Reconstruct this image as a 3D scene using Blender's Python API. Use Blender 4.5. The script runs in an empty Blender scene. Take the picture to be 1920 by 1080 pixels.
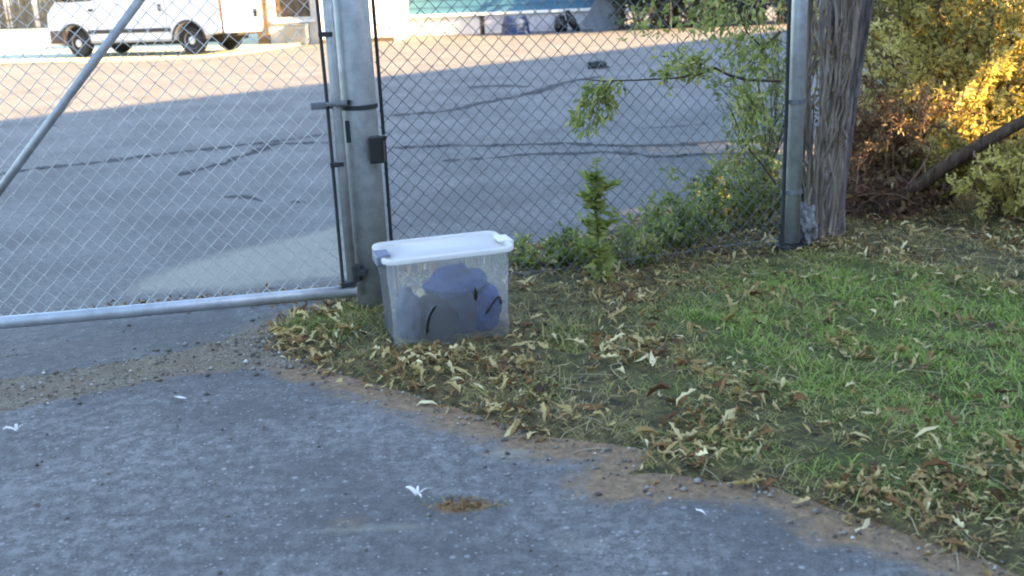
import bpy, bmesh, math, random
import numpy as np
from mathutils import Vector, Matrix, noise

random.seed(7)
RNG = np.random.default_rng(11)
sc = bpy.context.scene
COL = sc.collection
R = math.radians

# ------------------------------------------------------------------ camera
F_PX, CAM_H, PITCH, ROLL = 1970.0, 1.55, R(16.3), R(-2.55)
FW = np.array([0, math.cos(PITCH), -math.sin(PITCH)])
UP0 = np.array([0, math.sin(PITCH), math.cos(PITCH)])
RT0 = np.array([1.0, 0, 0])
RT = math.cos(ROLL) * RT0 + math.sin(ROLL) * UP0
UP = -math.sin(ROLL) * RT0 + math.cos(ROLL) * UP0
EYE = np.array([0, 0, CAM_H])

cam = bpy.data.cameras.new('camera')
cam_o = bpy.data.objects.new('camera', cam)
COL.objects.link(cam_o)
m = Matrix.Identity(4)
for i in range(3):
    m[i][0] = RT[i]; m[i][1] = UP[i]; m[i][2] = -FW[i]; m[i][3] = EYE[i]
cam_o.matrix_world = m
cam.sensor_width = 36.0
cam.lens = F_PX / 1920 * 36
cam.clip_start = 0.05
cam.clip_end = 2000
cam.dof.use_dof = True
cam.dof.focus_distance = 4.9
cam.dof.aperture_fstop = 3.6
sc.camera = cam_o

# ------------------------------------------------------------------ sky, sun, exposure
SUN_EL = R(23.0)
SUN_XY = np.array([0.93, -0.3676])          # horizontal direction towards the sun
w = bpy.data.worlds.new('World'); sc.world = w; w.use_nodes = True
nt = w.node_tree
sky = nt.nodes.new('ShaderNodeTexSky'); sky.sky_type = 'NISHITA'; sky.sun_disc = False
sky.sun_elevation = SUN_EL
sky.sun_rotation = math.atan2(SUN_XY[0], SUN_XY[1])
sky.air_density = 1.0; sky.dust_density = 1.0; sky.ozone_density = 1.1
bg = nt.nodes['Background']; bg.inputs[1].default_value = 0.10
nt.links.new(sky.outputs[0], bg.inputs[0])
sl = bpy.data.lights.new('sun', 'SUN'); sl.energy = 4.6; sl.angle = R(0.5); sl.color = (1.0, 0.67, 0.30)
so = bpy.data.objects.new('sun', sl); COL.objects.link(so)
tow = Vector((SUN_XY[0] * math.cos(SUN_EL), SUN_XY[1] * math.cos(SUN_EL), math.sin(SUN_EL)))
so.rotation_euler = tow.to_track_quat('Z', 'Y').to_euler()
so.location = (20, -10, 20)
sc.view_settings.view_transform = 'Standard'
sc.view_settings.look = 'None'
sc.view_settings.exposure = 3.32
sc.view_settings.gamma = 1.0
sc.render.engine = 'CYCLES'
sc.cycles.use_denoising = True
sc.cycles.max_bounces = 8
sc.cycles.transparent_max_bounces = 16
sc.cycles.filter_width = 2.0


# ------------------------------------------------------------------ pixel helpers (photo is 1920 x 1080)
def ray(x, y):
    return FW + RT * ((x - 960) / F_PX) - UP * ((y - 540) / F_PX)
def G(x, y, z=0.0):
    d = ray(x, y); t = (z - CAM_H) / d[2]
    return EYE + d * t
def V(x, y, depth):
    d = ray(x, y); return EYE + d * (depth / d[1])
def on_plane(x, y, p0, n):
    d = ray(x, y); t = np.dot(np.array(p0) - EYE, n) / np.dot(d, n)
    return EYE + d * t


# ------------------------------------------------------------------ mesh helpers
class MB:
    def __init__(s): s.v = []; s.f = []; s.t = []
    def add(s, vs, fs, tint=None):
        o = len(s.v); s.v += [tuple(map(float, p)) for p in vs]
        s.f += [tuple(i + o for i in f) for f in fs]
        s.t += [0.5 if tint is None else tint] * len(fs)
        return s
    def box(s, c, d, rz=0.0, mat=None):
        x, y, z = d[0] / 2, d[1] / 2, d[2] / 2
        vs = [(-x, -y, -z), (x, -y, -z), (x, y, -z), (-x, y, -z), (-x, -y, z), (x, -y, z), (x, y, z), (-x, y, z)]
        M = Matrix.Translation(c) @ (mat if mat is not None else Matrix.Rotation(rz, 4, 'Z'))
        return s.add([M @ Vector(p) for p in vs], [(0, 3, 2, 1), (4, 5, 6, 7), (0, 1, 5, 4), (1, 2, 6, 5), (2, 3, 7, 6), (3, 0, 4, 7)])
    def tube(s, pts, rad, n=8, caps=True, tint=None, wob=0.0):
        P = [Vector(tuple(map(float, p))) for p in pts]
        if not hasattr(rad, '__len__'): rad = [rad] * len(P)
        vs, fs = [], []
        ref = Vector((0, 0, 1))
        d0 = (P[-1] - P[0]).normalized() if (P[-1] - P[0]).length > 1e-9 else Vector((0, 0, 1))
        if abs(d0.z) > 0.9: ref = Vector((0, 1, 0))
        for i, p in enumerate(P):
            d = (P[min(i + 1, len(P) - 1)] - P[max(i - 1, 0)])
            d = d.normalized() if d.length > 1e-9 else d0
            a = d.cross(ref)
            if a.length < 1e-3: a = d.cross(Vector((1, 0, 0)))
            a.normalize(); b = d.cross(a)
            for k in range(n):
                q = 2 * math.pi * k / n
                r = rad[i] * (1 + (random.uniform(-wob, wob) if wob else 0))
                vs.append(p + a * (math.cos(q) * r) + b * (math.sin(q) * r))
        for i in range(len(P) - 1):
            for k in range(n):
                k2 = (k + 1) % n
                fs.append((i * n + k, i * n + k2, (i + 1) * n + k2, (i + 1) * n + k))
        if caps:
            fs.append(tuple(range(n))); fs.append(tuple(range((len(P) - 1) * n, len(P) * n))[::-1])
        return s.add(vs, fs, tint)
    def loft(s, rings, cap0=True, cap1=True):
        n = len(rings[0]); vs = [p for r in rings for p in r]; fs = []
        for i in range(len(rings) - 1):
            for k in range(n):
                k2 = (k + 1) % n
                fs.append((i * n + k, i * n + k2, (i + 1) * n + k2, (i + 1) * n + k))
        if cap0: fs.append(tuple(range(n))[::-1])
        if cap1: fs.append(tuple(range((len(rings) - 1) * n, len(rings) * n)))
        return s.add(vs, fs)
    def prism(s, poly, y0, y1):
        """polygon in (x, z) extruded along y"""
        n = len(poly)
        vs = [(x, y0, z) for x, z in poly] + [(x, y1, z) for x, z in poly]
        fs = [tuple(range(n)), tuple(range(n, 2 * n))[::-1]]
        fs += [(i, i + n, (i + 1) % n + n, (i + 1) % n) for i in range(n)]
        return s.add(vs, fs)
    def slab(s, poly, z0, z1):
        """polygon in (x, y) extruded along z"""
        n = len(poly)
        vs = [(p[0], p[1], z0) for p in poly] + [(p[0], p[1], z1) for p in poly]
        fs = [tuple(range(n))[::-1], tuple(range(n, 2 * n))]
        fs += [(i, (i + 1) % n, (i + 1) % n + n, i + n) for i in range(n)]
        return s.add(vs, fs)

def base_matrix(o):
    M = Matrix.Translation(o.location) @ o.rotation_euler.to_matrix().to_4x4()
    return M
def link(name, me, mat, parent=None, world=True, smooth=False, bevel=0.0, fixn=True):
    if fixn:
        bm = bmesh.new(); bm.from_mesh(me); bmesh.ops.recalc_face_normals(bm, faces=bm.faces); bm.to_mesh(me); bm.free()
    me.materials.append(mat)
    o = bpy.data.objects.new(name, me); COL.objects.link(o)
    if smooth: me.polygons.foreach_set('use_smooth', [True] * len(me.polygons))
    if bevel:
        b = o.modifiers.new('bevel', 'BEVEL'); b.width = bevel; b.segments = 2; b.limit_method = 'ANGLE'; b.angle_limit = R(35)
    if parent is not None:
        o.parent = parent
        if world:
            M = base_matrix(parent)
            if parent.parent is not None: M = base_matrix(parent.parent) @ parent.matrix_parent_inverse @ M
            o.matrix_parent_inverse = M.inverted()
    return o
def obj(name, mb, mat, parent=None, world=True, smooth=False, bevel=0.0, fixn=True):
    me = bpy.data.meshes.new(name); me.from_pydata(mb.v, [], mb.f)
    a = me.attributes.new('tint', 'FLOAT', 'FACE'); a.data.foreach_set('value', mb.t)
    return link(name, me, mat, parent, world, smooth, bevel, fixn)
def np_obj(name, v, f, tint, mat, parent=None, world=True, smooth=False):
    """v (N,3), f (M,k) with one k, tint (M,)"""
    me = bpy.data.meshes.new(name)
    k = f.shape[1]
    me.vertices.add(len(v)); me.vertices.foreach_set('co', np.ascontiguousarray(v, dtype=np.float32).ravel())
    me.loops.add(f.size); me.loops.foreach_set('vertex_index', np.ascontiguousarray(f, dtype=np.int32).ravel())
    me.polygons.add(len(f)); me.polygons.foreach_set('loop_start', np.arange(0, f.size, k, dtype=np.int32))
    me.update(calc_edges=True)
    if tint is not None:
        a = me.attributes.new('tint', 'FLOAT', 'FACE'); a.data.foreach_set('value', np.ascontiguousarray(tint, dtype=np.float32))
    return link(name, me, mat, parent, world, smooth, fixn=False)
def tag(o, label=None, cat=None, group=None, kind=None):
    if label: o['label'] = label
    if cat: o['category'] = cat
    if group: o['group'] = group
    if kind: o['kind'] = kind
    return o
def thing(name, label, cat, loc=(0, 0, 0), rz=0.0, group=None):
    o = bpy.data.objects.new(name, None); COL.objects.link(o)
    o.empty_display_size = 0.1
    o.location = tuple(map(float, loc)); o.rotation_euler = (0, 0, rz)
    return tag(o, label, cat, group)
def rrect(w_, d_, r, z, n=6, cx=0.0, cy=0.0):
    pts = []
    for q, (sx, sy) in enumerate(((1, 1), (-1, 1), (-1, -1), (1, -1))):
        for k in range(n + 1):
            a = math.pi / 2 * (q + k / n)
            pts.append((cx + sx * (w_ / 2 - r) + math.cos(a) * r, cy + sy * (d_ / 2 - r) + math.sin(a) * r, z))
    return pts


# ------------------------------------------------------------------ materials
def mat(name, col, rough=0.7, metal=0.0, var=0.12, scale=8.0, col2=None, bump=0.0, bscale=40.0, spec=0.5, coat=0.0):
    M = bpy.data.materials.new(name); M.use_nodes = True
    N = M.node_tree.nodes; L = M.node_tree.links
    b = N['Principled BSDF']
    b.inputs['Roughness'].default_value = rough; b.inputs['Metallic'].default_value = metal
    b.inputs['Specular IOR Level'].default_value = spec
    b.inputs['Coat Weight'].default_value = coat
    tc = N.new('ShaderNodeTexCoord')
    nz = N.new('ShaderNodeTexNoise'); nz.inputs['Scale'].default_value = scale; nz.inputs['Detail'].default_value = 6
    nz.inputs['Roughness'].default_value = 0.65
    L.new(tc.outputs['Object'], nz.inputs['Vector'])
    rp = N.new('ShaderNodeValToRGB')
    c2 = col2 if col2 is not None else tuple(c * (1 - 2.2 * var) for c in col)
    rp.color_ramp.elements[0].color = (*[max(0, c) for c in c2], 1); rp.color_ramp.elements[0].position = 0.32
    rp.color_ramp.elements[1].color = (*[min(1, c * (1 + (0 if col2 else var))) for c in col], 1); rp.color_ramp.elements[1].position = 0.66
    L.new(nz.outputs['Fac'], rp.inputs['Fac']); L.new(rp.outputs['Color'], b.inputs['Base Color'])
    if bump:
        n2 = N.new('ShaderNodeTexNoise'); n2.inputs['Scale'].default_value = bscale; n2.inputs['Detail'].default_value = 5
        L.new(tc.outputs['Object'], n2.inputs['Vector'])
        bp = N.new('ShaderNodeBump'); bp.inputs['Strength'].default_value = bump; bp.inputs['Distance'].default_value = 0.02
        L.new(n2.outputs['Fac'], bp.inputs['Height']); L.new(bp.outputs['Normal'], b.inputs['Normal'])
    return M

def leaf_mat(name, stops, transl=0.35, rough=0.6):
    M = bpy.data.materials.new(name); M.use_nodes = True
    N = M.node_tree.nodes; L = M.node_tree.links
    b = N['Principled BSDF']; b.inputs['Roughness'].default_value = rough; b.inputs['Specular IOR Level'].default_value = 0.3
    at = N.new('ShaderNodeAttribute'); at.attribute_name = 'tint'
    rp = N.new('ShaderNodeValToRGB')
    e = rp.color_ramp.elements
    e[0].position, e[0].color = stops[0][0], (*stops[0][1], 1)
    e[1].position, e[1].color = stops[-1][0], (*stops[-1][1], 1)
    for p, c in stops[1:-1]:
        q = e.new(p); q.color = (*c, 1)
    L.new(at.outputs['Fac'], rp.inputs['Fac'])
    L.new(rp.outputs['Color'], b.inputs['Base Color'])
    tr = N.new('ShaderNodeBsdfTranslucent'); L.new(rp.outputs['Color'], tr.inputs['Color'])
    mx = N.new('ShaderNodeMixShader'); mx.inputs[0].default_value = transl
    L.new(b.outputs[0], mx.inputs[1]); L.new(tr.outputs[0], mx.inputs[2])
    L.new(mx.outputs[0], N['Material Output'].inputs['Surface'])
    return M

class NT:
    """small node-building helper for the ground materials"""
    def __init__(s, name):
        s.M = bpy.data.materials.new(name); s.M.use_nodes = True
        s.N = s.M.node_tree.nodes; s.L = s.M.node_tree.links; s.b = s.N['Principled BSDF']
        s.tc = s.N.new('ShaderNodeTexCoord')
    def noise(s, scale, detail=6, rough=0.6, dist=0.0):
        n = s.N.new('ShaderNodeTexNoise'); n.inputs['Scale'].default_value = scale; n.inputs['Detail'].default_value = detail
        n.inputs['Roughness'].default_value = rough; n.inputs['Distortion'].default_value = dist
        s.L.new(s.tc.outputs['Object'], n.inputs['Vector']); return n.outputs['Fac']
    def voro(s, scale, feature='F1'):
        n = s.N.new('ShaderNodeTexVoronoi'); n.inputs['Scale'].default_value = scale; n.feature = feature
        s.L.new(s.tc.outputs['Object'], n.inputs['Vector']); return n
    def ramp(s, fac, stops):
        r = s.N.new('ShaderNodeValToRGB'); e = r.color_ramp.elements
        def c4(c): return (*c, 1) if hasattr(c, '__len__') else (c, c, c, 1)
        e[0].position, e[0].color = stops[0][0], c4(stops[0][1])
        e[1].position, e[1].color = stops[-1][0], c4(stops[-1][1])
        for p, c in stops[1:-1]: q = e.new(p); q.color = c4(c)
        s.L.new(fac, r.inputs['Fac']); return r.outputs['Color']
    def mix(s, fac, a, b, mode='MIX'):
        n = s.N.new('ShaderNodeMix'); n.data_type = 'RGBA'; n.blend_type = mode
        for sock, val in ((n.inputs[0], fac), (n.inputs[6], a), (n.inputs[7], b)):
            if hasattr(val, 'is_output'): s.L.new(val, sock)
            elif hasattr(val, '__len__'): sock.default_value = (*val, 1)
            else: sock.default_value = val
        return n.outputs[2]
    def math(s, op, a, b=0.0, clamp=False):
        n = s.N.new('ShaderNodeMath'); n.operation = op; n.use_clamp = clamp
        for sock, val in ((n.inputs[0], a), (n.inputs[1], b)):
            if hasattr(val, 'is_output'): s.L.new(val, sock)
            else: sock.default_value = val
        return n.outputs[0]
    def attr(s, name):
        n = s.N.new('ShaderNodeAttribute'); n.attribute_name = name; return n.outputs['Fac']
    def bump(s, h, strength=0.5, dist=0.01):
        n = s.N.new('ShaderNodeBump'); n.inputs['Strength'].default_value = strength; n.inputs['Distance'].default_value = dist
        s.L.new(h, n.inputs['Height']); s.L.new(n.outputs['Normal'], s.b.inputs['Normal'])
    def out(s, col, rough=0.9):
        s.L.new(col, s.b.inputs['Base Color']); s.b.inputs['Roughness'].default_value = rough
        s.b.inputs['Specular IOR Level'].default_value = 0.3
        return s.M

def asphalt(name, c_lo, c_hi, speck, dirt_c):
    n = NT(name)
    big = n.noise(1.1, 5, 0.6); med = n.noise(9, 6, 0.7); fine = n.noise(110, 5, 0.8)
    v1 = n.voro(52); v2 = n.voro(22)
    col = n.ramp(fine, [(0.34, tuple(c * 0.4 for c in c_lo)), (0.5, c_lo), (0.66, c_hi)])
    col = n.mix(n.math('MULTIPLY', n.ramp(n.noise(19, 5, 0.75), [(0.44, 0.0), (0.62, 1.0)]), 0.8), col, tuple(c * 1.25 for c in c_hi))
    col = n.mix(n.math('MULTIPLY', n.ramp(big, [(0.38, 1.0), (0.60, 0.0)]), 0.75), col, tuple(c * 0.72 for c in c_lo))
    col = n.mix(n.math('MULTIPLY', n.ramp(n.noise(2.7, 7, 0.75, 0.6), [(0.56, 0.0), (0.70, 1.0)]), 0.4), col, tuple(c * 1.35 for c in c_hi))
    # pale stones showing in the worn surface
    st = n.math('MULTIPLY', n.ramp(v1.outputs['Distance'], [(0.16, 1.0), (0.32, 0.0)]), n.ramp(v1.outputs['Color'], [(0.55, 0.0), (0.75, 1.0)]))
    col = n.mix(n.math('MULTIPLY', st, 0.5), col, speck)
    st2 = n.math('MULTIPLY', n.ramp(v2.outputs['Distance'], [(0.12, 1.0), (0.25, 0.0)]), n.ramp(v2.outputs['Color'], [(0.66, 0.0), (0.8, 1.0)]))
    col = n.mix(n.math('MULTIPLY', st2, 0.42), col, tuple(c * 1.2 for c in speck))
    # dirt drifting over the edges
    d = n.math('ADD', n.attr('dirt'), n.math('MULTIPLY', n.math('SUBTRACT', n.noise(7, 6, 0.7, 0.4), 0.5), 1.1))
    d = n.ramp(d, [(0.42, 0.0), (0.72, 1.0)])
    dc = n.ramp(n.noise(30, 5, 0.7), [(0.3, tuple(c * 0.5 for c in dirt_c)), (0.55, dirt_c), (0.75, tuple(c * 1.6 for c in dirt_c))])
    col = n.mix(n.math('MULTIPLY', d, 0.9), col, dc)
    # pale sand and concrete dust; on the far lot a painted sunlit tone
    pl = n.math('ADD', n.attr('pale'), n.math('MULTIPLY', n.math('SUBTRACT', n.noise(5, 6, 0.7), 0.5), 0.7))
    col = n.mix(n.math('MULTIPLY', n.ramp(pl, [(0.35, 0.0), (0.7, 1.0)]), 0.8), col, (0.30, 0.275, 0.22))
    h = n.math('ADD', n.math('MULTIPLY', fine, 0.6), n.math('MULTIPLY', v1.outputs['Distance'], -0.7))
    h = n.math('ADD', h, n.math('MULTIPLY', med, 0.9))
    n.bump(h, 0.75, 0.012)
    return n.out(col, 0.88)

M_drive = asphalt('worn_asphalt', (0.118, 0.112, 0.108), (0.205, 0.195, 0.184), (0.42, 0.41, 0.40), (0.26, 0.165, 0.09))
M_lot = asphalt('grey_lot_asphalt', (0.125, 0.120, 0.117), (0.17, 0.163, 0.155), (0.34, 0.33, 0.30), (0.2, 0.15, 0.10))

def ground_mat():
    n = NT('leafy_soil')
    a = n.noise(16, 7, 0.7, 0.5); b = n.noise(60, 5, 0.7); c = n.noise(3.0, 5, 0.6)
    soil = n.ramp(a, [(0.36, (0.010, 0.008, 0.004)), (0.48, (0.075, 0.056, 0.02)), (0.62, (0.21, 0.155, 0.06)), (0.78, (0.34, 0.26, 0.12))])  # near-black stop paints shaded gaps between leaves into the soil
    soil = n.mix(n.ramp(b, [(0.4, 0.0), (0.75, 0.6)]), soil, (0.16, 0.13, 0.06))
    g = n.math('ADD', n.attr('grass'), n.math('MULTIPLY', n.math('SUBTRACT', a, 0.5), 0.9))
    gc = n.ramp(b, [(0.34, (0.035, 0.045, 0.009)), (0.7, (0.15, 0.175, 0.035))])
    col = n.mix(n.ramp(g, [(0.3, 0.0), (0.7, 0.9)]), soil, gc)
    col = n.mix(n.ramp(c, [(0.3, 0.0), (0.7, 0.25)]), col, (0.04, 0.045, 0.016))
    n.bump(n.math('ADD', a, n.math('MULTIPLY', b, 0.6)), 0.9, 0.03)
    return n.out(col, 0.95)
M_ground = ground_mat()

def gravel_mat():
    n = NT('sandy_gravel')
    v = n.voro(120); a = n.noise(8, 6, 0.75); b = n.noise(50, 4, 0.7)
    col = n.ramp(v.outputs['Color'], [(0.2, (0.13, 0.11, 0.08)), (0.5, (0.25, 0.215, 0.16)), (0.85, (0.42, 0.38, 0.31))])
    col = n.mix(n.ramp(a, [(0.3, 0.1), (0.6, 0.95)]), col, (0.20, 0.155, 0.10))
    col = n.mix(n.ramp(b, [(0.3, 0.5), (0.55, 0.0)]), col, (0.05, 0.042, 0.035))
    n.bump(n.math('ADD', n.math('MULTIPLY', v.outputs['Distance'], -1.0), a), 0.8, 0.015)
    return n.out(col, 0.95)
M_gravel = gravel_mat()
M_concrete = mat('pale_concrete', (0.44, 0.42, 0.27), 0.9, var=0.08, scale=1.5, bump=0.2, bscale=20)
M_crack = mat('dark_crack_filler', (0.012, 0.013, 0.016), 0.9, var=0.2, scale=20)

M_galv = mat('galvanised_steel', (0.34, 0.355, 0.36), 0.5, 0.35, var=0.12, scale=14, bump=0.06, bscale=60)
M_galv_d = mat('weathered_galvanised_wire', (0.17, 0.18, 0.195), 0.55, 0.3, var=0.15, scale=10)
M_galv_l = mat('bright_galvanised_wire', (0.58, 0.60, 0.62), 0.4, 0.35, var=0.1, scale=10)
M_rail = mat('galvanised_rail', (0.42, 0.45, 0.48), 0.42, 0.4, var=0.12, scale=9, bump=0.05, bscale=50)
M_darksteel = mat('dark_rusty_steel', (0.022, 0.026, 0.028), 0.75, 0.0, var=0.2, scale=20)
M_black = mat('black_plastic', (0.008, 0.008, 0.009), 0.45, var=0.1)
M_tyre = mat('tyre_rubber', (0.014, 0.014, 0.015), 0.85, var=0.15, scale=20)
M_rim = mat('grey_painted_rim', (0.45, 0.45, 0.47), 0.4, 0.4, var=0.1)
M_vanwhite = mat('white_van_paint', (0.60, 0.585, 0.60), 0.3, var=0.03, scale=3, coat=0.4)
M_glass = mat('dark_window_glass', (0.02, 0.024, 0.026), 0.08, var=0.1, spec=0.8)
M_red = mat('tail_light_red', (0.22, 0.12, 0.12), 0.2, var=0.05)
M_lamp = mat('headlight_lens', (0.6, 0.62, 0.64), 0.1, var=0.05, spec=0.8)
M_under = mat('dark_underbody', (0.02, 0.018, 0.016), 0.9, var=0.2)
M_stucco = mat('cream_stucco', (0.66, 0.62, 0.54), 0.9, var=0.06, scale=2, bump=0.25, bscale=60)
M_stucco_w = mat('white_painted_wall', (0.72, 0.72, 0.74), 0.85, var=0.06, scale=2.5, bump=0.15, bscale=40)
M_plinth = mat('chalky_white_plinth', (0.46, 0.48, 0.52), 0.9, var=0.1, scale=2)
M_boards = mat('sun_bleached_boards', (0.22, 0.15, 0.082), 0.85, var=0.3, scale=3.0, bump=0.3, bscale=30)
M_teal = mat('teal_painted_siding', (0.032, 0.125, 0.215), 0.6, var=0.08, scale=2.0)
M_trim = mat('white_trim', (0.80, 0.80, 0.78), 0.6, var=0.05)
M_brown = mat('brown_weathered_board', (0.13, 0.088, 0.05), 0.85, var=0.3, scale=3.0, bump=0.3, bscale=30)
M_greendoor = mat('dark_green_paint', (0.012, 0.035, 0.032), 0.5, var=0.15)
M_roof = mat('grey_shingles', (0.09, 0.085, 0.08), 0.9, var=0.2, scale=6)
M_shade_wall = mat('grey_shade_wall', (0.30, 0.31, 0.33), 0.8, var=0.06)  # only for the added, unseen shade wall
M_bluetub = mat('blue_plastic', (0.008, 0.03, 0.10), 0.75, var=0.1)
M_bag = mat('black_bag_plastic', (0.006, 0.006, 0.010), 0.35, var=0.2, scale=12, bump=0.4, bscale=14)
M_tarp = mat('blue_grey_board', (0.13, 0.15, 0.18), 0.8, var=0.12, scale=4)
M_stick = mat('pale_stripped_stick', (0.5, 0.5, 0.46), 0.8, var=0.1)
M_rubble = mat('old_concrete_lump', (0.27, 0.26, 0.265), 0.95, var=0.25, scale=14, bump=0.8, bscale=30)
M_cloth_b = mat('blue_fabric', (0.003, 0.026, 0.16), 0.9, var=0.25, scale=12, bump=0.3, bscale=60)
M_cloth_d = mat('charcoal_fabric', (0.003, 0.004, 0.008), 0.95, var=0.3, scale=14, bump=0.3, bscale=70)
M_cloth_l = mat('pale_blue_fabric', (0.035, 0.065, 0.18), 0.9, var=0.2, scale=12, bump=0.3, bscale=60)

def bark_mat(name, c0, c1, c2):
    n = NT(name)
    mp = n.N.new('ShaderNodeMapping'); mp.inputs['Scale'].default_value = (1, 1, 0.16)
    n.L.new(n.tc.outputs['Object'], mp.inputs['Vector'])
    tx = n.N.new('ShaderNodeTexNoise'); tx.inputs['Scale'].default_value = 34; tx.inputs['Detail'].default_value = 8; tx.inputs['Roughness'].default_value = 0.7
    n.L.new(mp.outputs[0], tx.inputs['Vector'])
    a = tx.outputs['Fac']; b = n.noise(9, 5, 0.6)
    col = n.ramp(a, [(0.32, c0), (0.5, c1), (0.7, c2)])
    col = n.mix(n.ramp(b, [(0.4, 0.0), (0.7, 0.5)]), col, tuple(0.6 * c for c in c1))
    n.bump(a, 1.0, 0.03)
    return n.out(col, 0.95)
M_bark = bark_mat('lilac_grey_bark', (0.035, 0.029, 0.027), (0.20, 0.165, 0.155), (0.46, 0.40, 0.40))
M_vinebark = bark_mat('tan_vine_bark', (0.12, 0.092, 0.07), (0.30, 0.235, 0.185), (0.48, 0.40, 0.33))
M_twig = mat('brown_twig', (0.075, 0.05, 0.034), 0.9, var=0.3, scale=20)
M_redtwig = mat('reddish_dry_twig', (0.24, 0.125, 0.075), 0.9, var=0.3, scale=12)
M_greenstem = mat('green_stem', (0.05, 0.09, 0.025), 0.7, var=0.2, scale=20)

M_grass = leaf_mat('grass_blade', [(0.0, (0.56, 0.45, 0.24)), (0.22, (0.40, 0.33, 0.12)), (0.42, (0.38, 0.335, 0.10)), (0.7, (0.27, 0.31, 0.08)), (1.0, (0.29, 0.40, 0.07))], 0.3)
M_litter = leaf_mat('dry_leaf', [(0.0, (0.06, 0.036, 0.018)), (0.2, (0.22, 0.105, 0.04)), (0.42, (0.36, 0.245, 0.09)), (0.75, (0.56, 0.44, 0.19)), (1.0, (0.78, 0.66, 0.38))], 0.2, 0.75)
M_paleleaf = mat('bleached_leaf', (0.72, 0.68, 0.66), 0.8, var=0.12, scale=30)
M_leaf_g = leaf_mat('green_leaf', [(0.0, (0.02, 0.04, 0.014)), (0.5, (0.05, 0.095, 0.025)), (0.85, (0.11, 0.17, 0.04)), (1.0, (0.22, 0.26, 0.07))], 0.4)
M_leaf_w = leaf_mat('weed_leaf', [(0.0, (0.06, 0.075, 0.022)), (0.5, (0.20, 0.24, 0.06)), (0.85, (0.34, 0.37, 0.10)), (1.0, (0.50, 0.46, 0.17))], 0.4)
M_leaf_y = leaf_mat('yellowing_leaf', [(0.0, (0.11, 0.09, 0.028)), (0.3, (0.34, 0.28, 0.08)), (0.65, (0.58, 0.49, 0.12)), (1.0, (0.78, 0.68, 0.30))], 0.45)
M_leaf_o = leaf_mat('olive_leaf', [(0.0, (0.055, 0.052, 0.02)), (0.5, (0.19, 0.165, 0.06)), (0.85, (0.34, 0.28, 0.10)), (1.0, (0.52, 0.43, 0.2))], 0.4)
M_leaf_b = leaf_mat('dry_brown_leaf', [(0.0, (0.05, 0.028, 0.016)), (0.5, (0.15, 0.085, 0.045)), (0.85, (0.28, 0.18, 0.08)), (1.0, (0.42, 0.31, 0.16))], 0.35)
M_leaf_d = leaf_mat('dark_evergreen_leaf', [(0.0, (0.03, 0.045, 0.035)), (0.6, (0.07, 0.095, 0.075)), (1.0, (0.12, 0.15, 0.11))], 0.3)


# ------------------------------------------------------------------ where the verge, the strip and the pavings lie
def pxpoly(pts): return np.array([G(*p)[:2] for p in pts])
VERGE = np.vstack([
    pxpoly([(486, 618), (545, 590), (620, 576), (700, 556), (745, 512), (960, 470), (1100, 442), (1250, 400), (1400, 348), (1560, 300)]),
    np.array([[6.5, 13.0], [16.0, 18.0], [16.0, 0.5], [3.2, 1.2]]),
    pxpoly([(1990, 1120), (1850, 1068), (1700, 1020), (1560, 978), (1440, 922), (1330, 908), (1210, 905), (1130, 915), (1150, 880), (1180, 850), (1080, 842), (985, 828), (905, 795), (830, 772), (700, 730), (560, 690), (500, 655)])])
STRIP = np.vstack([np.array([[-9.0, 2.9]]), pxpoly([(-200, 735), (0, 712), (200, 683), (350, 655), (470, 625), (520, 640), (570, 692), (470, 690), (330, 700), (150, 742), (0, 768), (-200, 800)]), np.array([[-9.0, 2.4]])])
PALE = pxpoly([(180, 560), (300, 500), (420, 468), (560, 436), (665, 412), (700, 520), (560, 535), (400, 552)])

def inside(px, py, poly):
    r = np.zeros(px.shape, bool); n = len(poly)
    for i in range(n):
        x0, y0 = poly[i]; x1, y1 = poly[(i + 1) % n]
        if y0 == y1: continue
        c = ((y0 > py) != (y1 > py)) & (px < (x1 - x0) * (py - y0) / (y1 - y0) + x0)
        r ^= c
    return r
def sdist(px, py, poly):
    d = np.full(px.shape, 1e9); n = len(poly)
    for i in range(n):
        x0, y0 = poly[i]; x1, y1 = poly[(i + 1) % n]
        ex, ey = x1 - x0, y1 - y0
        t = np.clip(((px - x0) * ex + (py - y0) * ey) / (ex * ex + ey * ey), 0, 1)
        d = np.minimum(d, np.hypot(px - x0 - t * ex, py - y0 - t * ey))
    return np.where(inside(px, py, poly), d, -d)
_ph = RNG.uniform(0, 6.28, (40, 3))
def fnoise(x, y, s=1.0, octv=4):
    """cheap smooth pseudo-noise, about -1..1"""
    r = 0; a = 1.0; tot = 0
    for o in range(octv):
        for k in range(3):
            p = _ph[(o * 3 + k) % 40]
            th = p[0]; fx, fy = math.cos(th), math.sin(th)
            r = r + a * np.sin((x * fx + y * fy) * s * (1.0 + 0.37 * k) + p[1] + 1.3 * np.sin((x * -fy + y * fx) * s * 0.8 + p[2]))
        tot += 3 * a * 0.7; a *= 0.55; s *= 2.1
    return r / tot

def rise(x, y):
    sd = sdist(x, y, VERGE)
    up = np.clip(sd / 0.35, 0, 1)
    sdn = sd + np.where((x > -4) & (x < 5) & (y < 9), 0.035 * fnoise(x, y, 8.0, 4), 0)
    z = -0.03 + np.clip((sdn + 0.06) / 0.14, 0, 1) * 0.042
    z = z + up * (0.004 + 0.02 * fnoise(x, y, 3.2)) + np.clip(sd * 3, 0, 1) * 0.016 * fnoise(x, y, 13.0, 4)
    return z, sd
def gz(x, y):
    z, _ = rise(np.array([float(x)]), np.array([float(y)])); return float(z[0])

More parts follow.
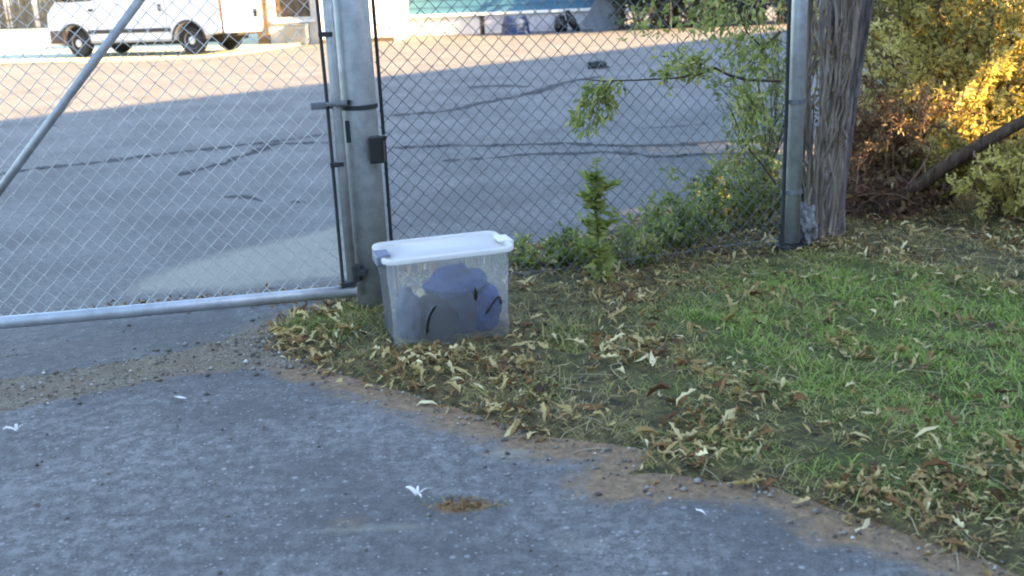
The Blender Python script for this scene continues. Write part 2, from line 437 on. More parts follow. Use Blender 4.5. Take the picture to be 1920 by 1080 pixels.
def axis(lo, hi, step, far_lo, far_hi, grow=1.22):
    a = list(np.arange(lo, hi + 1e-6, step)); s = step; L_ = []
    v = a[-1]
    while v < far_hi: s *= grow; v += s; a.append(v)
    s = step; v = a[0]
    while v > far_lo: s *= grow; v -= s; L_.append(v)
    return np.array(L_[::-1] + a)
AX = axis(-3.2, 4.0, 0.032, -420, 420); AY = axis(1.5, 8.0, 0.032, -300, 700)
GX, GY = np.meshgrid(AX, AY)
GZ, SD = rise(GX, GY)

# grass strength over the verge, from patches seen in the photo: (px, py, radius in m, strength)
PATCH = [(1790, 715, 0.42, 1.25), (1660, 735, 0.30, 0.8), (1520, 555, 0.45, 0.9), (1700, 570, 0.5, 0.9), (1300, 590, 0.28, 0.35), (1870, 640, 0.5, 0.9),
         (620, 600, 0.26, 0.9), (1010, 735, 0.09, 0.7), (1340, 860, 0.16, 0.6), (1380, 610, 0.3, 0.65), (1490, 690, 0.33, 0.7), (1250, 760, 0.2, 0.4), (1600, 880, 0.25, 0.4), (1060, 640, 0.25, 0.35), (1850, 880, .3, .4)]
def grassiness(x, y):
    g = np.zeros(np.shape(x))
    for px, py, r, s_ in PATCH:
        c = G(px, py)
        g = g + s_ * np.exp(-((x - c[0]) ** 2 + ((y - c[1]) * 0.75) ** 2) / (r * r))
    return np.clip(g * (1 + .55 * fnoise(x + 5, y, 6.0, 3)) + 0.16 + 0.16 * fnoise(x, y, 5.0), 0, 1.25)
GR = np.where(SD > 0, grassiness(GX, GY) * np.clip(SD / 0.2, 0, 1) * np.where(GY < 9, 1, 0.3), 0)

def grid_sheet(name, sel, z, material, attrs):
    """sel: boolean per cell; keep those cells of the big grid"""
    ny, nx = GX.shape
    idx = np.arange(nx * ny).reshape(ny, nx)
    f = np.stack([idx[:-1, :-1], idx[:-1, 1:], idx[1:, 1:], idx[1:, :-1]], -1)[sel]
    used, inv = np.unique(f, return_inverse=True)
    v = np.stack([GX.ravel(), GY.ravel(), z.ravel()], -1)[used]
    o = np_obj(name, v, inv.reshape(f.shape), None, material)
    for an, av in attrs.items():
        a = o.data.attributes.new(an, 'FLOAT', 'POINT'); a.data.foreach_set('value', av.ravel()[used].astype(np.float32))
    return tag(o, kind='structure')
CX = (GX[:-1, :-1] + GX[1:, 1:]) / 2; CY = (GY[:-1, :-1] + GY[1:, 1:]) / 2
CSD = sdist(CX, CY, VERGE) + np.where((CX > -3.2) & (CX < 4) & (CY < 8), 0.035 * fnoise(CX, CY, 9.0, 4), 0)
CST = sdist(CX, CY, STRIP) + np.where((CX > -3.3) & (CX < 4) & (CY < 8), 0.03 * fnoise(CX + 7, CY, 10.0, 4), 0)
paved = CSD < 0.20
strip = paved & (CST > 0)
mid = G(560, 640)
near_side = np.zeros(CX.shape, bool)
s_line = np.array([G(0, 740)[:2], G(520, 655)[:2]])
near_side = (CY < s_line[0][1] + (CX - s_line[0][0]) * (s_line[1][1] - s_line[0][1]) / (s_line[1][0] - s_line[0][0])) & (CX < 0.2) | (CX >= 0.2) & (CY < 4.2)
grid_sheet('ground', np.ones(CX.shape, bool), GZ, M_ground, {'grass': GR})
dirt_v = np.exp(np.minimum(SD, 0) / 0.17) * 1.0
SST = sdist(GX, GY, STRIP)
dirt_d = np.maximum(dirt_v, np.exp(np.minimum(SST, 0) / 0.10) * 0.55)
blob = G(865, 950)
dirt_d = np.maximum(dirt_d, 0.95 * np.exp(-(((GX - blob[0]) / 0.13) ** 2 + ((GY - blob[1]) / 0.05) ** 2)))
for q_, a_, rx_, ry_ in (((960, 850), 0.6, 0.23, 0.045), ((1000, 790), 0.75, 0.25, 0.10), ((620, 985), 0.42, 0.6, 0.10), ((780, 745), 0.5, 0.3, 0.08)):
    c_ = G(*q_); dirt_d = np.maximum(dirt_d, a_ * np.exp(-(((GX - c_[0]) / rx_) ** 2 + ((GY - c_[1]) / ry_) ** 2)))
pale_d = np.zeros(GX.shape)
for q_, a_, rx_, ry_ in (((960, 850), 0.75, 0.13, 0.05), ((700, 990), 0.55, 0.35, 0.05), ((1090, 1020), 0.4, 0.5, 0.15)):
    c_ = G(*q_); pale_d = np.maximum(pale_d, a_ * np.exp(-(((GX - c_[0]) / rx_) ** 2 + ((GY - c_[1]) / ry_) ** 2)))
grid_sheet('driveway', paved & ~strip & near_side, np.zeros(GX.shape), M_drive, {'dirt': dirt_d, 'pale': pale_d})
pl_l = np.clip(sdist(GX, GY, PALE) / 0.35 + 0.45, 0, 1) * 0.72
pl_l = np.where(GY > 8, 0.25 * np.clip((GY - 12) / 8, 0, 1), pl_l)  # far lot paled, its sunlit tone put into the colour
grid_sheet('parking_lot', paved & ~strip & ~near_side, np.zeros(GX.shape), M_lot, {'dirt': dirt_v * 0.9, 'pale': pl_l})
grid_sheet('gravel_strip', strip, np.zeros(GX.shape) + 0.002 * fnoise(GX, GY, 20), M_gravel, {})

# pale concrete apron the van stands on
ap = [G(-900, 160)[:2], G(0, 122)[:2], G(145, 119)[:2], G(362, 110)[:2], G(478, 99)[:2]]
ap2 = [ap[0], ap[1], ap[2], ap[3], ap[4], ap[4] + np.array([1.5, 7]), np.array([-6.5, 64.0]), np.array([-60.0, 64.0])]
mb = MB(); mb.slab(ap2, -0.02, 0.05)
tag(obj('concrete_apron', mb, M_concrete), kind='structure')

def crack(pts, wd):
    mb = MB(); P = []
    for i in range(len(pts) - 1):
        a, b = G(*pts[i]), G(*pts[i + 1]); n = max(3, int(np.linalg.norm(b - a) / 0.07))
        for k in range(n): P.append(a + (b - a) * k / n)
    P.append(G(*pts[-1])); P = np.array(P)
    jit = np.cumsum(RNG.normal(0, 0.018, (len(P), 2)), 0); jit -= np.linspace(0, 1, len(P))[:, None] * jit[-1]
    P[:, :2] += jit
    for i in range(len(P) - 1):
        d = P[i + 1] - P[i]; d = d / (np.linalg.norm(d) + 1e-9); nrm = np.array([-d[1], d[0], 0])
        w0 = wd * (RNG.uniform(0.3, 1.5) if RNG.uniform() > .2 else RNG.uniform(.05, .3)); 
        if i == 0: wprev = w0 * 0.3
        zz = np.array([0, 0, 0.004])
        mb.add([P[i] - nrm * wprev + zz, P[i] + nrm * wprev + zz, P[i + 1] + nrm * w0 + zz, P[i + 1] - nrm * w0 + zz], [(0, 3, 2, 1)])
        wprev = w0
    tag(obj('pavement_crack', mb, M_crack), kind='structure')
crack([(-60, 334), (60, 318), (200, 303), (400, 278), (560, 258), (645, 248)], 0.08)
crack([(330, 330), (400, 314), (440, 300), (520, 272), (640, 268)], 0.06)
crack([(728, 218), (800, 213), (850, 208), (900, 194), (1000, 178), (1050, 162), (1090, 150), (1130, 143)], 0.11)
crack([(728, 277), (800, 274), (900, 272), (1060, 265), (1180, 270), (1300, 268), (1450, 263)], 0.07)
crack([(830, 303), (900, 296), (1000, 288), (1130, 283), (1250, 292), (1450, 286)], 0.065)
crack([(400, 372), (440, 370), (490, 377)], 0.04)
crack([(545, 377), (572, 381)], 0.05)
crack([(880, 165), (930, 162), (990, 163)], 0.1)
crack([(1190, 240), (1260, 238), (1330, 232)], 0.03)
crack([(205, 967), (300, 970)], 0.0016)
crack([(880, 971), (930, 968)], 0.0016)


# ------------------------------------------------------------------ unseen wall added to shade the yard (right of and behind the camera, out of frame)
WD = np.array([0.731, 0.682]); WN = np.array([0.682, -0.731])      # along its wall, and away from the yard
W0 = np.array([-6.98, 14.7]) + SUN_XY * 28.0
W_H = 28.0 * math.tan(SUN_EL)
def wpt(t, s): p = W0 + WD * t + WN * s; return (p[0], p[1])
wh = thing('shade_wall', 'tall grey unseen wall added to shade the yard', 'wall', (*wpt(0, 0), 0))
def wbox(t0, t1, z0, z1, s0=0.0, s1=0.4):
    mb = MB(); mb.slab([wpt(t0, s0), wpt(t0, s1), wpt(t1, s1), wpt(t1, s0)], z0, z1); return mb
_B = np.array([3.1, 7.3])                                            # slots left in the added wall to throw sun onto the shrubs
_sol = np.linalg.solve(np.array([[WD[0], -SUN_XY[0]], [WD[1], -SUN_XY[1]]]), _B - W0)
tq, zq0 = _sol[0], _sol[1] * math.tan(SUN_EL)
prev = -46
for t0, t1, z0, z1 in ((tq - 1.3, tq - .75, .4, .8), (tq - .4, tq + .3, .25, .95), (tq + .55, tq + 2.6, .25, 1.6)):
    obj('shade_panel', wbox(prev, t0, -0.1, W_H), M_shade_wall, wh)
    obj('shade_panel', wbox(t0, t1, -0.1, zq0 + z0), M_shade_wall, wh)
    obj('shade_panel', wbox(t0, t1, zq0 + z1, W_H), M_shade_wall, wh)
    prev = t1
obj('shade_panel', wbox(prev, 46, -0.1, W_H), M_shade_wall, wh)

# ------------------------------------------------------------------ chain link
def chainlink(name, p0, p1, z0, z1, m_, parent, pitch=0.0385, r=0.0017, sag=0.004):
    p0 = np.array(p0[:2], float); p1 = np.array(p1[:2], float)
    Lh = np.linalg.norm(p1 - p0); u = (p1 - p0) / Lh; nrm = np.array([-u[1], u[0]])
    nu = int(Lh / pitch); nz = int((z1 - z0) / pitch)
    K = nz + 1
    verts = []; faces = []; base = 0
    j = np.arange(K)
    for i in range(nu):
        par = (i + j) % 2                                         # which column this wire touches at node j
        uu = (i + par) * pitch + RNG.normal(0, 0.0012, K)
        zz = z0 + j * pitch + RNG.normal(0, 0.0012, K)
        bow = sag * np.sin(uu * 2.3 + 1) * np.sin(zz * 3.1) * 2
        nn = np.where(par == 1, r, -r) * 1.1 + bow
        pts = np.stack([p0[0] + u[0] * uu + nrm[0] * nn, p0[1] + u[1] * uu + nrm[1] * nn, zz], 1)
        A = np.array([u[0], u[1], 0.0]); B = np.array([nrm[0], nrm[1], 0.0])
        ring = [A * r * 1.35, B * r, -A * r * 1.35, -B * r]
        vv = np.stack([pts + q for q in ring], 1).reshape(-1, 3)
        k = np.arange(K - 1)[:, None] * 4; c = np.arange(4)[None]; c2 = (c + 1) % 4
        ff = np.stack([k + c, k + c2, k + 4 + c2, k + 4 + c], -1).reshape(-1, 4) + base
        verts.append(vv); faces.append(ff); base += len(vv)
    return np_obj(name, np.vstack(verts), np.vstack(faces), None, m_, parent, smooth=True)

POST = np.array([-0.695, 5.07]); RPOST = np.array([1.60, 5.78]); PR = 0.088
# gate post
gp = thing('gate_post', 'thick round galvanised post at the gate with a black lock box', 'post', (*POST, 0))
mb = MB(); mb.tube([(*POST, -0.1), (*POST, 1.0), (*POST, 2.45)], PR, 28); obj('pipe', mb, M_galv, gp, smooth=False)
for p in COL.objects[-1].data.polygons: p.use_smooth = len(p.vertices) == 4
mb = MB(); mb.loft([[(POST[0] + math.cos(a) * rr_, POST[1] + math.sin(a) * rr_, z_) for a in [k * math.pi / 12 for k in range(24)]] for rr_, z_ in ((PR + .005, 2.42), (PR + .005, 2.47), (PR * .8, 2.52), (PR * .35, 2.545))])
obj('cap', mb, M_galv, gp, smooth=True)
def post_z(px, py, c=POST, off=0.08):
    d = ray(px, py); t = (c[1] - off) / d[1]; return (EYE + d * t)
zb = post_z(680, 202)[2]
mb = MB(); mb.loft([[(POST[0] + math.cos(a) * (PR + e), POST[1] + math.sin(a) * (PR + e), z_) for a in [k * math.pi / 14 for k in range(28)]] for e, z_ in ((0, zb - .011), (.006, zb - .009), (.006, zb + .009), (0, zb + .011))], False, False)
obj('brace_band', mb, M_darksteel, gp)
b_ = post_z(650, 191); mb = MB(); mb.tube([b_ + [0.01, -0.03, 0], b_ + [0.01, 0.03, 0]], 0.011, 6); obj('bolt', mb, M_black, gp)
b_ = post_z(707, 280)
mb = MB(); mb.box(b_ + [0, 0.0, 0.0], (0.07, 0.07, 0.125)); mb.box(b_ + [0.028, 0.0, 0.055], (0.045, 0.05, 0.022))
obj('lock_box', mb, M_black, gp, bevel=0.006)
b_ = post_z(655, 247); mb = MB(); mb.box(b_ + [0, 0.03, 0], (0.036, 0.06, 0.105)); obj('hinge_plate', mb, M_greendoor, gp, bevel=0.004)

# sliding gate left of the post
GA = G(0, 605, .12)[:2]; GB = np.array([-0.782, 4.965])
gu = (GB - GA) / np.linalg.norm(GB - GA); gn = np.array([-gu[1], gu[0], 0])
def gpt(u_, z_): return np.array([GB[0] - gu[0] * u_, GB[1] - gu[1] * u_, z_])
GL = 4.3
gate = thing('chain_link_gate', 'chain link gate with pale bottom rail and a slanting brace', 'gate', (*GB, 0))
mb = MB(); mb.tube([gpt(-0.02, .12), gpt(1.2, .118), gpt(2.4, .122), gpt(GL, .12)], 0.03, 14); obj('bottom_rail', mb, M_rail, gate, smooth=True)
mb = MB(); mb.tube([gpt(0, 2.05), gpt(GL, 2.05)], 0.025, 12); obj('top_rail', mb, M_rail, gate, smooth=True)
mb = MB(); mb.tube([gpt(0.0, .12), gpt(0.0, 2.05)], 0.024, 12); obj('stile', mb, M_galv, gate, smooth=True)
mb = MB(); mb.tube([gpt(GL, .12), gpt(GL, 2.05)], 0.024, 12); obj('stile', mb, M_galv, gate, smooth=True)
a = on_plane(0, 355, (*GB, 0), gn); b = on_plane(262, 0, (*GB, 0), gn)
dd = (b - a) / (b - a)[2]
mb = MB(); mb.tube([a + dd * (.14 - a[2]), a + dd * (2.03 - a[2])], 0.019, 12); obj('brace', mb, M_galv, gate, smooth=True)
chainlink('mesh', gpt(GL, 0), gpt(0.03, 0), .135, 2.03, M_galv_l, gate, r=0.0019)
mb = MB(); mb.tube([gpt(0.045, .13) + gn * -.012, gpt(0.042, 1.1) + gn * -.014, gpt(0.05, 2.03) + gn * -.012], 0.0085, 6); obj('tension_bar', mb, M_darksteel, gate)
for zq in (0.16, 0.75, 1.35, 1.75):
    mb = MB(); mb.box(gpt(0.022, zq), (0.065, 0.056, 0.022), math.atan2(gu[1], gu[0])); obj('mesh_clip', mb, M_darksteel, gate, bevel=0.003)
lz = on_plane(612, 197, (*GB, 0), gn)[2]
mb = MB(); mb.box(gpt(0.07, lz), (0.10, 0.03, 0.035), math.atan2(gu[1], gu[0])); mb.box(gpt(0.0, lz + .005), (0.10, 0.07, 0.02), math.atan2(gu[1], gu[0]))
obj('latch', mb, M_galv_d, gate, bevel=0.006)
mb = MB(); mb.tube([gpt(-.02, .17), gpt(-.02, .25)], 0.03, 8); mb.box(gpt(-.03, .21), (0.09, .05, .03)); obj('hinge', mb, M_darksteel, gate, bevel=0.004)

# fence between the gate post and the far post
fu = (RPOST - POST) / np.linalg.norm(RPOST - POST); fn_ = np.array([-fu[1], fu[0], 0])
FL = np.linalg.norm(RPOST - POST)
def fpt(u_, z_): return np.array([POST[0] + fu[0] * u_, POST[1] + fu[1] * u_, z_])
fence = thing('chain_link_fence', 'chain link fence panel between the gate post and the grey end post', 'fence', (*RPOST, 0))
chainlink('mesh', fpt(.10, 0), fpt(FL - .06, 0), .05, 2.15, M_galv_d, fence, r=0.0020)
for uq, rr_ in ((.105, .0085), (FL - .075, .011)):
    mb = MB(); mb.tube([fpt(uq, .05) - fn_ * .012, fpt(uq + .004, .8) - fn_ * .016, fpt(uq, 2.15) - fn_ * .012], rr_, 6); obj('tension_bar', mb, M_darksteel, fence)
mb = MB(); mb.tube([(*RPOST, -0.05), (*RPOST, 1.2), (*RPOST, 2.25)], 0.042, 20); obj('end_post', mb, M_galv, fence, smooth=True)
mb = MB(); mb.tube([fpt(.05, 2.17), fpt(FL, 2.17)], 0.021, 12); obj('top_rail', mb, M_galv, fence, smooth=True)
mb = MB(); mb.tube([fpt(.1, .09), fpt(1.1, .075), fpt(FL - .05, .09)], 0.002, 5); obj('tension_wire', mb, M_galv_d, fence)
for zq in (0.35, 0.85, 1.45):
    mb = MB(); mb.tube([(*RPOST, zq - .012), (*RPOST, zq + .012)], 0.048, 16); mb.box((RPOST[0] - .05, RPOST[1] - .02, zq), (.05, .02, .022)); obj('brace_band', mb, M_galv_d, fence)
mb = MB(); zf = gz(*RPOST)
mb.tube([(RPOST[0] - .02, RPOST[1] - .03, zf - .02), (RPOST[0] - .02, RPOST[1] - .03, zf + .045)], 0.085, 20); obj('base_collar', mb, M_black, fence, bevel=0.008)

def blob(seed, sx, sy, sz, amp=0.25, freq=2.2, sub=4, flat=None):
    bm = bmesh.new(); bmesh.ops.create_icosphere(bm, subdivisions=sub, radius=1.0)
    off = Vector((seed * 3.7, seed * 1.3, seed * 2.1)); vs = []
    for v in bm.verts:
        d = 1 + amp * noise.noise(v.co * freq + off) + amp * 0.5 * noise.noise(v.co * freq * 2.3 + off)
        c = v.co * d
        if flat is not None and c.z < flat: c.z = flat
        vs.append((c.x * sx, c.y * sy, c.z * sz))
    fs = [tuple(v.index for v in f.verts) for f in bm.faces]; bm.free(); return vs, fs
def blob_mb(loc, seed, *a, rz=0.0, **k):
    vs, fs = blob(seed, *a, **k); c, s_ = math.cos(rz), math.sin(rz)
    mb = MB(); mb.add([(x * c - y * s_ + loc[0], x * s_ + y * c + loc[1], z + loc[2]) for x, y, z in vs], fs); return mb
q = G(1500, 468)
mb = blob_mb((q[0] + .03, q[1] + .05, .13), 3, .07, .07, .12, amp=.5, freq=2.6, sub=4)
tag(obj('concrete_lump', mb, M_rubble), 'rough grey concrete lump at the foot of the fence end post', 'lump')


# ------------------------------------------------------------------ storage bin
BIN = np.array([-0.308, 4.60]); BRZ = R(16)
bz = 0.0
def mat_frost(name, col, a_diff, rough):
    M = bpy.data.materials.new(name); M.use_nodes = True
    N = M.node_tree.nodes; L = M.node_tree.links
    b = N['Principled BSDF']; b.inputs['Base Color'].default_value = (*col, 1); b.inputs['Roughness'].default_value = 0.35
    tc = N.new('ShaderNodeTexCoord'); nz = N.new('ShaderNodeTexNoise'); nz.inputs['Scale'].default_value = 5; nz.inputs['Detail'].default_value = 5
    L.new(tc.outputs['Object'], nz.inputs['Vector'])
    tr = N.new('ShaderNodeBsdfTranslucent'); tr.inputs['Color'].default_value = (*col, 1)
    m1 = N.new('ShaderNodeMixShader'); m1.inputs[0].default_value = 0.45
    L.new(b.outputs[0], m1.inputs[1]); L.new(tr.outputs[0], m1.inputs[2])
    rf = N.new('ShaderNodeBsdfRefraction'); rf.inputs['IOR'].default_value = 1.04; rf.inputs['Roughness'].default_value = rough; rf.inputs['Color'].default_value = (0.95, 0.97, 1, 1)
    mr = N.new('ShaderNodeMapRange'); mr.inputs['From Min'].default_value = 0.3; mr.inputs['From Max'].default_value = 0.7
    mr.inputs['To Min'].default_value = 1 - a_diff - .06; mr.inputs['To Max'].default_value = 1 - a_diff + .06
    L.new(nz.outputs['Fac'], mr.inputs['Value'])
    m2 = N.new('ShaderNodeMixShader'); L.new(mr.outputs[0], m2.inputs[0])
    L.new(m1.outputs[0], m2.inputs[1]); L.new(rf.outputs[0], m2.inputs[2])
    L.new(m2.outputs[0], N['Material Output'].inputs['Surface'])
    return M
M_tote = mat_frost('frosted_clear_plastic', (0.86, 0.87, 0.90), 0.20, 0.05)
M_lid = mat_frost('milky_lid_plastic', (0.94, 0.91, 0.87), 0.92, 0.3)
M_latch = mat('grey_blue_latch_plastic', (0.16, 0.18, 0.25), 0.5, var=0.1)
tote = thing('storage_bin', 'clear plastic storage bin with milky white lid standing by the gate post', 'storage bin', (BIN[0], BIN[1], bz), BRZ)
BW, BD, BH, TW, TD = .532, .318, .405, .560, .334
rings = []
for k in range(9):
    t = k / 8; e = 0.006 if k in (2, 3, 4, 5) else 0
    rings.append(rrect(BW + (TW - BW) * t - e, BD + (TD - BD) * t - e, .045 + .008 * t, .012 + (BH - .012) * t))
rings = [rrect(BW - .05, BD - .05, .03, .006), rrect(BW - .012, BD - .012, .042, .003)] + rings
rings += [rrect(TW + .022, TD + .022, .058, BH + .001), rrect(TW + .026, TD + .026, .06, BH - .014)]
mb = MB(); mb.loft(rings, True, False); obj('body', mb, M_tote, tote, world=False, smooth=True)
mb = MB()
mb.loft([rrect(TW + .032, TD + .032, .062, BH - .004), rrect(TW + .034, TD + .034, .062, BH + .010), rrect(TW + .026, TD + .026, .06, BH + .017), rrect(TW - .004, TD - .004, .05, BH + .017),
         rrect(TW - .022, TD - .022, .045, BH + .006), rrect(TW - .06, TD - .06, .04, BH + .006), rrect(TW - .075, TD - .075, .035, BH + .014), rrect(TW * .3, TD * .3, .03, BH + .017)], False, True)
obj('lid', mb, M_lid, tote, world=False, smooth=True)
for sx in (-1, 1):
    mb = MB(); mb.box((sx * (TW / 2 + .018), -.02 if sx > 0 else -.05, BH + .001), (.034, .13, .045)); mb.box((sx * (TW / 2 - .006), -.02 if sx > 0 else -.05, BH + .02), (.05, .10, .012))
    obj('latch', mb, M_latch if sx < 0 else M_lid, tote, world=False, bevel=0.006)
BM = base_matrix(tote)
def binp(x, y, z): return np.array(BM @ Vector((x, y, z)))
def inbin(name, label, cat, mb, m_): return tag(obj(name, mb, m_, smooth=True), label, cat)
inbin('fabric_bundle', 'blackish bundle low inside the bin, left of its middle', 'bundle', blob_mb(binp(-.06, -.046, .095), 1, .13, .082, .115, amp=.25, flat=-.8, rz=BRZ), M_cloth_d)
inbin('fabric_bundle', 'slate grey bundle inside the bin between the blackish and the deep blue one', 'bundle', blob_mb(binp(.065, -.04, .11), 14, .085, .082, .135, amp=.25, flat=-.8, rz=BRZ), mat('slate_fabric', (.02, .03, .055), .9, var=.3, scale=14, bump=.3, bscale=60))
inbin('fabric_bundle', 'deep blue bundle inside the clear bin at its right end', 'bundle', blob_mb(binp(.165, -.038, .11), 2, .085, .084, .12, amp=.22, sub=4, flat=-.93, rz=BRZ), M_cloth_b)
inbin('fabric_bundle', 'paler blue bundle lying on top of the others inside the bin', 'bundle', blob_mb(binp(.05, -.02, .24), 5, .14, .10, .075, amp=.25, rz=BRZ), M_cloth_l)
inbin('fabric_bundle', 'small greyish bundle inside the bin at its left end', 'bundle', blob_mb(binp(-.178, -.02, .115), 6, .06, .10, .125, amp=.22, flat=-.93, rz=BRZ), mat('lavender_grey_fabric', (.06, .066, .10), .9, var=.25, scale=12, bump=.3, bscale=60))
mb = MB(); mb.tube([binp(-.125 + .035 * (t / 8) ** 2 * 1.4, -.153, .07 + .14 * t / 8 - .02 * (t / 8) ** 3) for t in range(9)], 0.009, 8); inbin('strap', 'dark curved strap pressed against the left front of the bin', 'strap', mb, M_black)
mb = MB(); mb.tube([binp(.15 + .07 * math.sin(t / 8 * 1.8), -.156, .125 + .07 * math.sin(t / 8 * 2.6)) for t in range(9)], 0.006, 8); inbin('strap', 'thin dark looped strap at the right front of the bin', 'strap', mb, M_black)
mb = MB(); mb.loft([[tuple(binp(.105 + math.cos(a) * r_, -.158 + math.sin(a) * .004, z_)) for a in [k * math.pi / 5 for k in range(10)]] for r_, z_ in ((.002, .19), (.010, .205), (.011, .225), (.006, .245), (.001, .255))])
inbin('strap', 'short upright black tab above the blue bundle in the bin', 'strap', mb, M_black)


# ------------------------------------------------------------------ leaves, litter, grass
def leaf_tpl(kind):
    """one curled leaf lying flat: verts (n,3) about 1 long, triangles"""
    if kind == 'oak':
        n = 7; ys = np.linspace(0, 1, n); prof = np.array([.03, .16, .09, .24, .12, .22, .02]) * random.uniform(.8, 1.15)
    elif kind == 'star':
        n = 5; ys = np.linspace(0, 1, n); prof = np.array([.05, .34, .14, .20, .01])
    else:
        n = 5; ys = np.linspace(0, 1, n); prof = np.array([.02, .15, .2, .13, .01]) * random.uniform(.7, 1.2)
    curl = random.uniform(-1.6, 2.4); fold = random.uniform(-.3, 1.5); tw = random.uniform(-1.2, 1.2); bend = random.uniform(-.4, .4)
    v = []
    for y, p in zip(ys, prof):
        zc = curl * .42 * (y - .5) ** 2 * 2 + .05 * math.sin(y * 9 + curl * 5); xc = bend * (y - .5) ** 2
        for s_ in (-1, 0, 1):
            a = s_ * p; zz = zc + abs(a) * fold + a * tw * (y - .3)
            v.append((xc + a * .62, y - .5, zz * .8))
    f = []
    for i in range(n - 1):
        for k in range(2):
            a = i * 3 + k
            f += [(a, a + 1, a + 4), (a, a + 4, a + 3)]
    return np.array(v), np.array(f)
LEAVES = [leaf_tpl(k) for k in ['oak'] * 16 + ['plain'] * 13 + ['star'] * 3]
def scatter_leaves(name, pos, size, tint, m_, tilt=0.5, parent=None, lift=0.006):
    vs, fs, ts = [], [], []; base = 0
    for p, s_, t in zip(pos, size, tint):
        v, f = LEAVES[RNG.integers(len(LEAVES))]
        M = Matrix.Rotation(RNG.uniform(0, 6.28), 3, 'Z') @ Matrix.Rotation(RNG.normal(0, tilt), 3, 'X') @ Matrix.Rotation(RNG.normal(0, tilt), 3, 'Y')
        vv = (v * s_) @ np.array(M).T
        vv[:, 2] -= vv[:, 2].min() * 0.8
        vs.append(vv + p + [0, 0, lift]); fs.append(f + base); ts.append(np.full(len(f), t)); base += len(v)
    return np_obj(name, np.vstack(vs), np.vstack(fs), np.concatenate(ts), m_, parent)

def sample_verge(n, xr, yr, keep):
    x = RNG.uniform(*xr, n); y = RNG.uniform(*yr, n)
    z, sd = rise(x, y)
    k = keep(x, y, sd) > RNG.uniform(0, 1, n)
    bx, by = x - BIN[0], y - BIN[1]; cb_, sb_ = math.cos(BRZ), math.sin(BRZ)      # nothing grows through the bin
    k &= ~((np.abs(bx * cb_ + by * sb_) < BW / 2 + .012) & (np.abs(-bx * sb_ + by * cb_) < BD / 2 + .012))
    return x[k], y[k], z[k], sd[k]

# dry leaves
def keep_litter(x, y, sd):
    g = grassiness(x, y)
    edge = np.exp(-((sd - .12) / .22) ** 2)
    clump = np.clip(0.50 + 1.3 * fnoise(x + 3, y - 2, 6.0), 0.06, 1.6)
    d = np.where(sd > -.01, (0.42 + 0.6 * edge) * clump * np.clip(1.25 - 0.55 * g, .35, 1), 0)
    d = d + np.where((sd <= -.01) & (sd > -.4), 0.22 * np.exp(sd / .11) * np.clip(.4 + fnoise(x, y, 6), 0, 1.4), 0)
    # a deep drift of leaves lower right and along the bin
    a = G(1850, 960); d = d + np.where(sd > .02, 0.6 * np.exp(-((x - a[0]) ** 2 + (y - a[1]) ** 2) / .35 ** 2), 0)
    a = G(840, 700); d = d + np.where(sd > .0, 0.6 * np.exp(-((x - a[0]) / .4) ** 2 - ((y - a[1]) / .15) ** 2), 0)
    return d * np.where(y > 6.5, .5, 1)
x, y, z, sd = sample_verge(52000, (-1.6, 4.6), (2.0, 8.0), keep_litter)
size = np.clip(RNG.lognormal(-3.12, .42, len(x)), .012, .095) * np.where(sd < 0, .75, 1)
tint = np.clip(RNG.beta(1.15, 1.3, len(x)), 0, 1)
tag(scatter_leaves('leaf_litter', np.stack([x, y, z - RNG.uniform(-.012, .006, len(x))], 1), size, tint, M_litter, .34), 'dry curled fallen leaves strewn over the grass verge', 'leaves', kind='stuff')
x, y, z, sd = sample_verge(60000, (-1.6, 4.6), (2.0, 8.0), keep_litter)
tag(scatter_leaves('leaf_crumbs', np.stack([x, y, z - .004], 1), RNG.uniform(.007, .022, len(x)), np.clip(RNG.beta(1.3, 1.6, len(x)), 0, 1), M_litter, .3), 'small broken leaf crumbs matted between the larger fallen leaves', 'leaves', kind='stuff')
# debris behind the gate rail
n = 900; t = RNG.uniform(0, 1, n)
x = -2.2 + 1.5 * t + RNG.normal(0, .05, n); y = 5.12 + .1 * t + RNG.normal(0, .07, n) + .1
k = (RNG.uniform(0, 1, n) < np.clip(t * 1.3, 0, 1)); x, y = x[k], y[k]
tag(scatter_leaves('leaf_litter', np.stack([x, y, np.zeros(len(x))], 1), RNG.uniform(.02, .05, len(x)), RNG.uniform(0, .5, len(x)), M_litter), 'dark leaf crumbs gathered behind the bottom rail of the gate', 'leaves', kind='stuff')

# straw and broken stalks in the litter
x, y, z, sd = sample_verge(4200, (-1.4, 4.2), (2.0, 7.2), lambda x, y, sd: np.where(sd > -.06, .55 * np.clip(.6 + .8 * fnoise(x, y, 5), 0.05, 1), 0))
mb = MB()
for a_, b_, c_ in zip(x, y, z):
    L_ = random.uniform(.05, .17); th = random.uniform(0, 6.28); bend = random.uniform(-.5, .5); up = random.uniform(0, .35)
    pts = []
    for k in range(4):
        s_ = k / 3; an = th + bend * s_
        pts.append((a_ + math.cos(an) * L_ * s_, b_ + math.sin(an) * L_ * s_, c_ + .008 + up * L_ * s_ * (1.2 - s_)))
    mb.tube(pts, [.0022, .002, .0016, .001], 4, True, random.random())
M_straw = leaf_mat('straw_stalk', [(0, (.10, .06, .035)), (.5, (.27, .2, .11)), (1, (.45, .39, .25))], 0.1)
tag(obj('straw', mb, M_straw, fixn=False), 'thin broken stalks and straw lying in the leaf litter', 'straw', kind='stuff')

